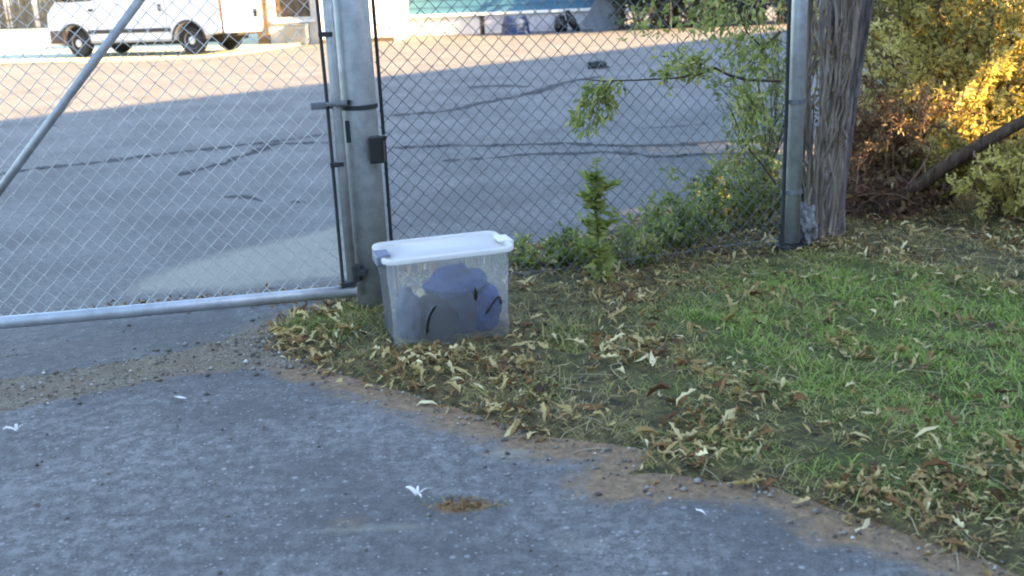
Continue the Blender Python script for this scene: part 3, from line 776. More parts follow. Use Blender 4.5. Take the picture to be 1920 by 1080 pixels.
# grass blades
def blades(name, x, y, z, h, tint, lean, m_, wd=.0028):
    n = len(x); th = RNG.uniform(0, 6.28, n); ph = RNG.uniform(0, 6.28, n)
    wx, wy = np.cos(th) * wd, np.sin(th) * wd
    lx, ly = np.cos(ph) * lean * h, np.sin(ph) * lean * h
    w_ = (h / .07) ** .5
    b = np.stack([x, y, z], 1); W = np.stack([wx * w_, wy * w_, 0 * wx], 1)
    m_pt = b + np.stack([lx * .35, ly * .35, h * .6], 1); tip = b + np.stack([lx, ly, h * (1 - .45 * np.clip(lean, 0, 1.5) ** 2 * .6)], 1)
    v = np.stack([b - W, b + W, m_pt + W * .8, m_pt - W * .8, tip], 1).reshape(-1, 3)
    i = np.arange(n)[:, None] * 5
    f = np.concatenate([i + [0, 1, 2], i + [0, 2, 3], i + [3, 2, 4]], 1).reshape(-1, 3)
    return np_obj(name, v, f, np.repeat(tint, 3), m_)
def keep_grass(x, y, sd):
    g = grassiness(x, y)
    return np.where(sd > .01, np.clip(.10 + .7 * g, 0, .9) * np.clip(sd / .12, .12, 1) * np.clip(.55 + 1.5 * fnoise(x, y, 10.5), .03, 1.4), 0)
x, y, z, sd = sample_verge(190000, (-1.5, 4.4), (2.0, 8.0), keep_grass)
g = grassiness(x, y)
a = G(620, 605); yel = np.exp(-((x - a[0]) ** 2 + (y - a[1]) ** 2) / .3 ** 2)
tint = np.clip(.22 + .55 * g + RNG.normal(0, .15, len(x)) + .25 * fnoise(x, y, 3.5) - .2 * yel, 0, 1)
tint = np.where(RNG.uniform(0, 1, len(x)) < .10, RNG.uniform(0, .25, len(x)), tint)
h = np.clip(.016 + .016 * g + RNG.exponential(.011, len(x)), .012, .10)
tag(blades('grass', x, y, z - .004, h, tint, RNG.uniform(.8, 2.3, len(x)), M_grass), 'short patchy green grass on the verge', 'grass', kind='stuff')

c = G(866, 950); n = 150
P = np.stack([c[0] + RNG.normal(0, .05, n), c[1] + RNG.normal(0, .02, n), np.full(n, -.002)], 1)
tag(scatter_leaves('leaf_crumbs', P, RNG.uniform(.008, .026, n), RNG.uniform(.08, .5, n), M_litter, .35), 'brown patch of crushed leaf crumbs on the asphalt beside the forked white leaf', 'leaves', kind='stuff')
# dead thatch lying flat between the green blades
x, y, z, sd = sample_verge(62000, (-1.5, 4.4), (2.0, 8.0), lambda x, y, sd: np.where(sd > -.02, .75 * np.clip(.38 + 1.3 * fnoise(x - 4, y + 1, 7.5), .03, 1.1) * np.clip((sd + .02) / .1, .15, 1), 0))
tt = np.clip(RNG.beta(1.6, 2.4, len(x)) * .75 + .12 * fnoise(x, y, 3.0), 0, .8)
tag(blades('thatch', x, y, z + RNG.uniform(-.003, .006, len(x)), RNG.uniform(.012, .05, len(x)), tt, RNG.uniform(1.8, 3.2, len(x)), M_grass, .0022), 'matted straw coloured dead grass lying on the verge', 'thatch', kind='stuff')
# crumbs of stone and broken asphalt along the ragged edge and over the driveway
n = 46000; x = RNG.uniform(-3.0, 2.6, n); y = RNG.uniform(1.7, 5.0, n); zz, sd = rise(x, y); st = sdist(x, y, STRIP)
pr = np.where(sd < .06, .022 + .7 * np.exp(-np.abs(sd) / .06) + .55 * np.exp(-np.maximum(-st, 0) / .05), 0)
k = pr > RNG.uniform(0, 1, n); x, y, sd = x[k], y[k], sd[k]; n = len(x)
r_ = np.clip(RNG.lognormal(-5.45, .55, n), .0018, .016)
oct_ = np.array([(1, 0, 0), (0, 1, 0), (-1, 0, 0), (0, -1, 0), (0, 0, .8), (0, 0, -.5)])
tri = np.array([(0, 1, 4), (1, 2, 4), (2, 3, 4), (3, 0, 4), (1, 0, 5), (2, 1, 5), (3, 2, 5), (0, 3, 5)])
a_ = RNG.uniform(0, 6.28, n); jit = RNG.uniform(.6, 1.3, (n, 6, 1))
v = oct_[None] * jit * r_[:, None, None]
v = np.stack([v[..., 0] * np.cos(a_)[:, None] - v[..., 1] * np.sin(a_)[:, None], v[..., 0] * np.sin(a_)[:, None] + v[..., 1] * np.cos(a_)[:, None], v[..., 2]], -1)
v += np.stack([x, y, np.maximum(rise(x, y)[0], 0) + r_ * .3], 1)[:, None]
M_stone = leaf_mat('loose_stone', [(0, (.06, .055, .05)), (.5, (.19, .17, .145)), (.85, (.36, .34, .30)), (1, (.62, .60, .56))], 0.0, .9)
tag(np_obj('loose_gravel', v.reshape(-1, 3), (tri[None] + np.arange(n)[:, None, None] * 6).reshape(-1, 3), np.repeat(RNG.beta(1.5, 1.8, n), 8), M_stone), 'loose stone crumbs along the ragged asphalt edge', 'gravel', kind='stuff')
# the few leaves that lie alone on the asphalt
def lone_leaf(px, py, size, kind, label, rz, m_=M_paleleaf, arms=None):
    c = G(px, py)
    if arms:
        mb = MB()
        for an, L_, w_ in arms:
            dx, dy = math.cos(an), math.sin(an)
            pts = [(c[0] + dx * L_ * t, c[1] + dy * L_ * t, .010 + .02 * math.sin(t * 2.2) * size / .07) for t in (0, .35, .7, 1)]
            for k in range(3):
                w0 = w_ * (1, 1.1, .8, .15)[k]; w1 = w_ * (1, 1.1, .8, .15)[k + 1]
                p, q_ = pts[k], pts[k + 1]
                mb.add([(p[0] - dy * w0, p[1] + dx * w0, p[2]), (p[0] + dy * w0, p[1] - dx * w0, p[2] + .003), (q_[0] + dy * w1, q_[1] - dx * w1, q_[2] + .003), (q_[0] - dy * w1, q_[1] + dx * w1, q_[2])], [(0, 1, 2, 3)])
        o = obj('fallen_leaf', mb, m_)
    else:
        v, f = leaf_tpl(kind); cs, sn = math.cos(rz), math.sin(rz); v = v * size
        v[:, 2] -= v[:, 2].min()
        vv = np.stack([v[:, 0] * cs - v[:, 1] * sn + c[0], v[:, 0] * sn + v[:, 1] * cs + c[1], v[:, 2] + .006], 1)
        o = np_obj('fallen_leaf', vv, f, None, m_)
    tag(o, label, 'leaf', 'pale leaves lying on the asphalt')
lone_leaf(783, 934, .07, '', 'bleached white forked leaf beside the brown dirt patch on the asphalt', 0, arms=[(-1.25, .055, .006), (2.55, .045, .007), (.15, .045, .005), (1.5, .03, .004)])
lone_leaf(335, 752, .075, 'plain', 'small pale leaf lying flat on the asphalt below the gate', 1.3)
lone_leaf(32, 812, .07, '', 'small white forked leaf at the left edge of the asphalt', 0, arms=[(.5, .04, .006), (3.6, .045, .007), (1.9, .02, .006)])
lone_leaf(1313, 964, .045, 'plain', 'tiny white leaf on the asphalt close to the right hand dirt edge', .6)


# ------------------------------------------------------------------ plants
def leaf_quads(name, P, D, S, tint, m_, parent=None, width=.42, fold=.25):
    """many small folded leaves: P base points, D directions, S lengths"""
    n = len(P); D = D / (np.linalg.norm(D, axis=1, keepdims=True) + 1e-9)
    rnd = RNG.normal(0, 1, (n, 3)); A = np.cross(D, rnd); A /= (np.linalg.norm(A, axis=1, keepdims=True) + 1e-9)
    Nn = np.cross(A, D); S = S[:, None]
    wv = width * RNG.uniform(.7, 1.25, (n, 1))
    l = P + D * S * .45 + A * S * wv * .5 + Nn * S * fold * .4; r = P + D * S * .45 - A * S * wv * .5 + Nn * S * fold * .4
    mid = P + D * S * .5 - Nn * S * .03
    tip = P + D * S - Nn * S * fold * .5
    v = np.stack([P, l, mid, r, tip], 1).reshape(-1, 3); i = np.arange(n)[:, None] * 5
    f = np.concatenate([i + [0, 2, 1], i + [0, 3, 2], i + [1, 2, 4], i + [2, 3, 4]], 1).reshape(-1, 3)
    return np_obj(name, v, f, np.repeat(tint, 4), m_, parent)

def grow(mb, p, d, L_, r, n=5, wob=.25, droop=0.0, sides=5):
    """one wandering stem; returns its points"""
    p = np.array(p, float); d = np.array(d, float); d /= np.linalg.norm(d); pts = [p.copy()]
    for k in range(n):
        d = d + RNG.normal(0, wob, 3) * .5 + np.array([0, 0, -droop]); d /= np.linalg.norm(d)
        p = p + d * L_ / n; pts.append(p.copy())
    mb.tube(pts, [max(r * (1 - .8 * k / n), .0008) for k in range(n + 1)], sides)
    return np.array(pts), d

def along(pts, t):
    s = t * (len(pts) - 1); i = np.minimum(s.astype(int), len(pts) - 2); f = (s - i)[:, None]
    return pts[i] * (1 - f) + pts[i + 1] * f, pts[i + 1] - pts[i]

def shrub(name, label, cat, loc, h, spread, nst, nlv, lsize, lm, sm, group=None, lean=(0, 0), lo=.1, tmean=.5, tsd=.25, sub=4, r0=.012, droop=.02, width=.42, bsp=.12):
    loc = np.array([loc[0], loc[1], loc[2] if len(loc) > 2 else gz(loc[0], loc[1])])
    t = thing(name, label, cat, loc, 0, group)
    mb = MB(); P, D, S, T = [], [], [], []
    for i in range(nst):
        th = random.uniform(0, 6.28); o = random.uniform(.15, 1) ** .7
        d = np.array([math.cos(th) * o * spread / h + lean[0], math.sin(th) * o * spread / h + lean[1], 1.0])
        b0 = loc + [math.cos(th) * bsp * spread, math.sin(th) * bsp * spread, -.03]
        hh = h * random.uniform(.55, 1.1)
        pts, dd = grow(mb, b0, d, hh, r0, 7, .22, droop)
        ct = np.clip(RNG.normal(tmean, tsd * .8), 0, 1)
        segs = [(pts, lo)]
        for k in range(sub):
            u = RNG.uniform(.25, .95); q, dq = along(pts, np.array([u]))
            sd_ = dq[0] / np.linalg.norm(dq[0]) + RNG.normal(0, .75, 3); sd_[2] = abs(sd_[2]) * .8
            sp, _ = grow(mb, q[0], sd_, hh * RNG.uniform(.18, .42), r0 * .45, 4, .3, droop * 1.5, 4)
            segs.append((sp, .05))
        per = max(1, nlv // (nst * len(segs)))
        for sp, l0 in segs:
            tt = RNG.uniform(l0, 1, per) ** .75
            q, dq = along(sp, tt)
            dq = dq / (np.linalg.norm(dq, axis=1, keepdims=True) + 1e-9)
            dl = dq * .5 + RNG.normal(0, .7, (per, 3)); dl[:, 2] -= .15
            P.append(q + RNG.normal(0, .012, q.shape)); D.append(dl); S.append(lsize * RNG.uniform(.5, 1.25, per))
            T.append(np.clip(ct + RNG.normal(0, tsd * .6, per), 0, 1))
    obj('stems', mb, sm, t, fixn=False)
    P = np.vstack(P); P[:, 2] = np.maximum(P[:, 2], loc[2] + .01)
    leaf_quads('leaves', P, np.vstack(D), np.concatenate(S), np.concatenate(T), lm, t, width)
    return t

# tall weed in front of the fence
def weed(label, base, h, lean, nl, ls, lm=None, bushy=.3):
    z0 = gz(*base[:2]); b0 = np.array([base[0], base[1], z0])
    t = thing('weed', label, 'weed', b0, 0, 'weeds growing along the fence')
    mb = MB(); pts, _ = grow(mb, b0 - [0, 0, .02], [lean[0], lean[1], 1], h, .007, 8, .12, 0)
    P, D, S = [], [], []
    segs = [pts]
    for k in range(9):
        u = RNG.uniform(.05, .85); q, dq = along(pts, np.array([u])); th = RNG.uniform(0, 6.28)
        L_ = h * bushy * RNG.uniform(.5, 1.2) * (1.25 - u)
        sp, _ = grow(mb, q[0], [math.cos(th), math.sin(th), .7], L_, .003, 4, .2, .05, 4); segs.append(sp)
    for i, sp in enumerate(segs):
        n = nl // 3 if i == 0 else nl // 12
        tt = RNG.uniform(.05, 1, n); q, dq = along(sp, tt); th = RNG.uniform(0, 6.28, n)
        D.append(np.stack([np.cos(th), np.sin(th), RNG.uniform(-.2, .8, n)], 1)); P.append(q)
        S.append(ls * RNG.uniform(.5, 1.2, n) * (1.25 - .6 * tt))
    obj('stem', mb, M_greenstem, t, fixn=False)
    S = np.concatenate(S)
    leaf_quads('leaves', np.vstack(P), np.vstack(D), S, np.clip(RNG.normal(.6, .2, len(S)), 0, 1), lm or M_leaf_w, t, .38)
    return t
wb = G(1130, 535)
weed('tall green weed standing upright in front of the fence, right of the bin', wb, .66, (-.06, .02), 330, .085, bushy=.38)
LOWW = [(1010, 500, .16, 'low weed behind the right corner of the bin'), (1075, 505, .22, 'small weed just left of the tall upright weed'),
        (1190, 500, .27, 'leafy weed just right of the tall upright weed'), (1235, 468, .26, 'yellow green weed at the fence foot, second right of the tall weed'),
        (1285, 470, .30, 'bushy weed halfway between the tall weed and the end post'), (1330, 440, .32, 'dense green weed behind the fence, third from the end post'),
        (1385, 430, .34, 'dense green weed behind the fence, second from the end post'), (1425, 425, .36, 'dense green weed close beside the grey end post'),
        (1350, 395, .30, 'weed farther back behind the fence mesh near the paving'), (1410, 370, .36, 'farthest green weed behind the mesh, left of the end post')]
for px, py, hh, lb in LOWW:
    c = G(px, py)
    shrub('weed', lb, 'weed', c[:2], hh * 1.3, .21, 11, 520, .05, M_leaf_w, M_greenstem, 'weeds growing along the fence', tmean=.55, tsd=.28, sub=3, r0=.004, droop=.06)

# leafy vine reaching along the fence, with a hanging spray
def fence_pt(px, py, off=.05): return on_plane(px, py, (POST[0] - fn_[0] * off, POST[1] - fn_[1] * off, 0), fn_)
def vine(label, path, r, sprays, nl, ls, lm=M_leaf_w, off=.05, tm=.6):
    pts = np.array([fence_pt(px, py, off) for px, py in path])
    t = thing('vine', label, 'vine', pts[0], 0, 'leafy vine shoots on the fence')
    mb = MB(); mb.tube(pts, list(np.linspace(r, r * .35, len(pts))), 6)
    P, D, S = [], [], []
    for (px, py, qx, qy, n, spread) in sprays:
        a, b = fence_pt(px, py, off), fence_pt(qx, qy, off)
        mid_ = (a + b) / 2 + RNG.normal(0, .03, 3)
        sp = np.array([a, mid_, b]); mb.tube(sp, [r * .4, r * .3, r * .15], 5)
        tt = RNG.uniform(0.05, 1, n); q, dq = along(sp, tt)
        P.append(q + RNG.normal(0, spread, q.shape)); D.append(dq / np.linalg.norm(dq, axis=1, keepdims=True) + RNG.normal(0, .6, q.shape) + [0, 0, -.3]); S.append(ls * RNG.uniform(.5, 1.2, n))
    obj('stem', mb, M_twig, t, fixn=False)
    S = np.concatenate(S)
    leaf_quads('leaves', np.vstack(P), np.vstack(D), S, np.clip(RNG.normal(tm + .12, .26, len(S)), 0, 1), lm, t, .4)
vine('long dark vine shoot with a drooping leafy spray crossing the fence mesh', [(1462, 152), (1400, 150), (1365, 140), (1340, 127), (1310, 140), (1270, 146), (1200, 150), (1130, 152), (1095, 148)], .009,
     [(1135, 152, 1075, 245, 130, .026), (1150, 150, 1110, 235, 100, .026), (1160, 155, 1140, 215, 50, .02), (1285, 146, 1270, 115, 110, .035), (1250, 148, 1245, 130, 50, .035), (1330, 130, 1300, 110, 50, .03)], 0, .055)
vine('short bushy vine shoot hanging beside the grey end post', [(1462, 60), (1430, 90), (1400, 60), (1385, 20), (1370, -40)], .008,
     [(1440, 80, 1390, 150, 90, .05), (1400, 60, 1360, 110, 80, .05), (1385, 20, 1340, 60, 70, .06), (1400, 170, 1385, 270, 170, .045), (1395, 170, 1425, 260, 140, .045), (1370, 0, 1280, 40, 60, .05)], 0, .05)
vine('thin twiggy vine shoot rising from the weeds to the end post', [(1455, 345), (1430, 310), (1395, 270), (1375, 215), (1360, 190)], .006, [(1395, 270, 1370, 300, 30, .03), (1410, 290, 1440, 250, 30, .03)], 0, .05, M_leaf_o)

vine('leafy vine shoot hanging from above across the top of the fence', [(1462, -40), (1400, -30), (1320, -10), (1240, 5), (1180, 20)], .007,
     [(1430, -20, 1420, 50, 45, .05), (1380, -15, 1350, 45, 45, .05), (1320, -10, 1300, 45, 40, .05), (1260, 0, 1235, 45, 40, .05), (1200, 10, 1185, 45, 30, .04), (1420, 30, 1440, 110, 50, .04)], 0, .055)
# old multi-stemmed trunk behind the end post
tb = G(1545, 452)
tree = thing('tree', 'gnarled grey tree trunk wrapped in old vines behind the end post', 'tree', (tb[0], tb[1] + .12, 0))
T0 = np.array([tb[0] - .075, tb[1] + .16, 0])
def trunk_tube(base, top, r0, r1, n, seed, lobes=5, amp=.16):
    K = 40; S = 40; rings = []
    base = np.array(base); top = np.array(top)
    for k in range(K + 1):
        t = k / K; c = base + (top - base) * t + np.array([.05 * math.sin(t * 4 + seed), .04 * math.cos(t * 3.2 + seed), 0])
        r = r0 + (r1 - r0) * t + .05 * math.exp(-t * 9)
        ring = []
        for j in range(S):
            a = 2 * math.pi * j / S
            q = 1 + amp * math.sin(lobes * a + seed + t * 2.5) + .12 * noise.noise(Vector((math.cos(a) * 2.2 + seed, math.sin(a) * 2.2, t * 6))) + .07 * noise.noise(Vector((math.cos(a) * 7, math.sin(a) * 7 + seed, t * 9)))
            ring.append((c[0] + math.cos(a) * r * q, c[1] + math.sin(a) * r * q, c[2]))
        rings.append(ring)
    mb = MB(); mb.loft(rings); return mb
topx = V(1580, -60, T0[1] + .15)
def vpt(px, py, d_): return V(px, py, d_)
dB = T0[1]
def stem_trunk(nm, b_px, t_px, off, r0, r1, seed, lobes, amp):
    b_ = V(b_px, 455, dB + off); t_ = V(t_px, -60, dB + off + .03)
    e = (t_ - b_) / (t_[2] - b_[2])
    return obj(nm, trunk_tube(b_ + e * (-.12 - b_[2]), b_ + e * (3.6 - b_[2]), r0, r1, 0, seed, lobes, amp), M_bark, tree, smooth=True)
stem_trunk('trunk', 1530, 1552, 0.03, .045, .046, 1.3, 4, .25)
stem_trunk('trunk', 1550, 1632, 0.06, .036, .042, 3.1, 3, .25)
stem_trunk('trunk', 1504, 1510, 0.08, .030, .034, 5.3, 3, .2)
stem_trunk('trunk', 1540, 1588, -.04, .026, .036, 7.7, 3, .25)
stem_trunk('trunk', 1546, 1655, .10, .022, .028, 9.1, 3, .25)
stem_trunk('trunk', 1558, 1592, .09, .028, .03, 4.4, 3, .25)
mbv = MB()
def vine_stem(path, r, d=None):
    pts = [V(px, py, dd) for px, py, dd in path]
    mbv.tube(pts, r, 7, wob=.06)
dT = T0[1] - .2
vine_stem([(1518, 470, dT - .05), (1516, 400, dT - .08), (1519, 300, dT - .06), (1515, 180, dT - .05), (1517, 60, dT), (1514, -60, dT)], .017)
vine_stem([(1500, 465, dT), (1496, 380, dT - .03), (1502, 280, dT - .04), (1490, 200, dT - .03), (1494, 90, dT), (1500, -50, dT)], .012)
vine_stem([(1536, 450, dT), (1546, 380, dT - .06), (1538, 300, dT - .07), (1552, 220, dT - .06), (1575, 120, dT - .03), (1583, 0, dT), (1580, -50, dT)], .013)
vine_stem([(1556, 455, dT), (1568, 380, dT - .02), (1578, 310, dT - .02), (1572, 230, dT - .02), (1600, 100, dT), (1612, -50, dT + .05)], .014)
vine_stem([(1525, 330, dT - .05), (1500, 290, dT - .05), (1482, 262, dT - .08), (1470, 250, dT - .1)], .008)
vine_stem([(1545, 460, dT - .04), (1530, 430, dT - .08), (1505, 415, dT - .06), (1480, 430, dT - .1)], .010)
vine_stem([(1588, 260, dT - .02), (1560, 200, dT - .05), (1545, 110, dT - .05), (1552, 20, dT), (1545, -50, dT)], .010)
for k in range(34):
    t0, t1 = sorted((random.uniform(0, 1), random.uniform(0, 1)))
    if t1 - t0 < .2: t1 = min(1, t0 + .35)
    xo, amp_, ph_ = random.uniform(-38, 34), random.uniform(6, 24), random.uniform(0, 6)
    def cx_(t): return 1530 + 46 * t + xo * (.6 + .9 * t) + amp_ * math.sin(ph_ + t * random.uniform(5, 7))
    vine_stem([(cx_(t), 455 - 520 * t, dT - .05 - abs(40 - abs(xo)) / 40 * .05 + random.uniform(-.02, .02)) for t in np.linspace(t0, t1, 9)], random.uniform(.004, .009))
obj('vine_stems', mbv, M_vinebark, tree, smooth=True, fixn=False)
P = []; 
for k in range(150):
    t = random.uniform(.05, 1); P.append(V(1535 + 30 * t + random.uniform(-36, 40), 455 - 500 * t, dT - .07 + random.uniform(-.05, .08)))
P = np.array(P); leaf_quads('dead_vine_leaves', P, RNG.normal(0, 1, P.shape), RNG.uniform(.02, .05, len(P)), np.clip(RNG.normal(.75, .25, len(P)), 0, 1), M_leaf_b, tree)
# crown high above the frame
P = []; mbb = MB(); tc = np.array([topx[0] + .3, topx[1] + .5, 4.6])
for k in range(16):
    th = random.uniform(0, 6.28); d = np.array([math.cos(th), math.sin(th), random.uniform(-.1, 1.0)])
    pts, _ = grow(mbb, [topx[0] + .1, topx[1], 3.4], d, random.uniform(1.3, 2.3), .03, 6, .25, .01)
    q, _ = along(pts, RNG.uniform(.3, 1, 260)); P.append(q + RNG.normal(0, .22, q.shape))
obj('limbs', mbb, M_bark, tree, fixn=False)
P = np.vstack(P); leaf_quads('crown', P, RNG.normal(0, 1, P.shape) + [0, 0, -.4], RNG.uniform(.05, .11, len(P)), np.clip(RNG.normal(.5, .25, len(P)), 0, 1), M_leaf_o, tree)

# shrubs right of the trunk
c = V(1405, 330, 7.5); shrub('shrub', 'airy yellow green shrub behind the right end of the fence mesh', 'shrub', (c[0] + .05, c[1], 0.0), 1.55, .42, 12, 1500, .055, M_leaf_w, M_twig, 'shrubs around the old tree', tmean=.6, tsd=.3, sub=5, r0=.007)
SG = 'shrubs around the old tree'
def sh(name, label, px, py, dep, h, spread, nst, nlv, ls, lm, sm=None, **k):
    c = V(px, py, dep); return shrub(name, label, 'shrub', (c[0], c[1], 0.02), h, spread, nst, nlv, ls, lm, sm or M_twig, SG, **k)
sh('shrub', 'bright yellow leaved shrub right of the tree trunk', 1700, 400, 7.3, 1.15, .45, 18, 6500, .05, M_leaf_y, tmean=.66, tsd=.3, sub=5)
sh('shrub', 'straw gold shrub at the right edge above the slanting branch', 1880, 380, 7.6, 1.35, .55, 20, 8000, .05, M_leaf_y, tmean=.6, tsd=.3, sub=5)
sh('shrub', 'tall golden shrub between the yellow leaved one and the right edge', 1800, 360, 7.9, 1.9, .55, 22, 8000, .05, M_leaf_y, tmean=.62, tsd=.3, sub=6)
sh('shrub', 'olive green shrub at the right edge below the slanting branch', 1900, 470, 6.35, .62, .5, 24, 6500, .042, M_leaf_y, tmean=.42, tsd=.28, sub=4, r0=.008)
sh('shrub', 'dry tan brown shrub rising behind the brown brush heap', 1690, 440, 7.0, .75, .34, 24, 4200, .042, M_leaf_b, M_redtwig, tmean=.72, tsd=.25, sub=5, r0=.006)
sh('shrub', 'low olive shrub in front of the brown brush pile', 1760, 440, 6.75, .55, .3, 20, 4200, .04, M_leaf_y, tmean=.4, tsd=.28, sub=4, r0=.007)
sh('shrub', 'orange brown dry shrub at the right foot of the trunk', 1632, 430, 7.0, .8, .32, 30, 4500, .042, M_leaf_b, M_redtwig, tmean=.62, tsd=.25, sub=5, r0=.006)
sh('shrub', 'grey green shrub directly behind the tree trunk', 1650, 330, 8.6, 2.3, .7, 22, 9000, .055, M_leaf_o, tmean=.62, tsd=.25, sub=6)
sh('shrub', 'tall olive gold shrub at the top right corner', 1860, 330, 9.0, 2.6, .9, 24, 10000, .058, M_leaf_y, tmean=.42, tsd=.28, sub=6)
sh('shrub', 'yellow green shrub close behind the bright yellow leaved one', 1760, 330, 8.2, 1.9, .6, 20, 8000, .05, M_leaf_y, tmean=.5, tsd=.3, sub=5)
sh('shrub', 'deep green shrub farthest back at the right edge', 2010, 300, 10.5, 3.0, 1.1, 18, 4500, .11, M_leaf_g, tmean=.4, tsd=.25, sub=6)
sh('shrub', 'dark green shrub farthest back behind the trunk', 1700, 250, 11.0, 3.0, 1.2, 20, 5200, .11, M_leaf_g, tmean=.35, tsd=.25, sub=6)

# slanting dead branch and the heap of brush under it
pa = [V(1540, 455, 6.55), V(1620, 400, 6.5), V(1700, 362, 6.45), V(1790, 300, 6.4), V(1870, 255, 6.35), V(1960, 205, 6.3), V(2080, 130, 6.2)]
mb = MB(); mb.tube(pa, [.040, .046, .044, .040, .037, .033, .028], 10, wob=.12)
t = thing('fallen_branch', 'thick dark dead branch slanting up to the right through the shrubs', 'branch', pa[0])
obj('limb', mb, bark_mat('dark_dead_bark', (.03, .018, .012), (.095, .06, .038), (.17, .115, .078)), t, smooth=True)
for k in range(12):
    u = random.uniform(.08, .95); q, dq = along(np.array(pa), np.array([u])); mb = MB()
    grow(mb, q[0], [random.uniform(-.5, .5), random.uniform(-.4, .4), random.uniform(-.2, .9)], random.uniform(.15, .5), .009, 5, .35)
    obj('side_twig', mb, M_redtwig, t, fixn=False)
bp = V(1640, 452, 6.55)
heap = thing('brush_heap', 'reddish brown heap of dead twigs and leaves right of the trunk', 'brush heap', (bp[0], bp[1], 0))
mb = blob_mb((bp[0] + .02, bp[1] + .12, .02), 9, .36, .25, .12, amp=.4, freq=2.4); obj('mound', mb, bark_mat('red_brown_rotting_litter', (.06, .03, .02), (.20, .105, .07), (.32, .19, .13)), heap, smooth=True)
mb = MB()
for k in range(210):
    a = random.uniform(0, 6.28); r_ = random.uniform(0, .38)
    grow(mb, [bp[0] + math.cos(a) * r_, bp[1] + .1 + math.sin(a) * r_ * .7, random.uniform(.0, .22)], RNG.normal(0, 1, 3) * [1, .8, .45] + [0, 0, .3], random.uniform(.15, .45), .0045, 5, .25, .04, 4)
obj('twigs', mb, M_redtwig, heap, fixn=False)
n = 900; P = np.stack([bp[0] + RNG.normal(0, .2, n), bp[1] + .02 + RNG.normal(0, .14, n), RNG.uniform(.03, .27, n)], 1)
leaf_quads('dead_leaves', P, RNG.normal(0, 1, P.shape), RNG.uniform(.03, .07, n), np.clip(RNG.normal(.4, .25, n), 0, 1), M_leaf_b, heap)


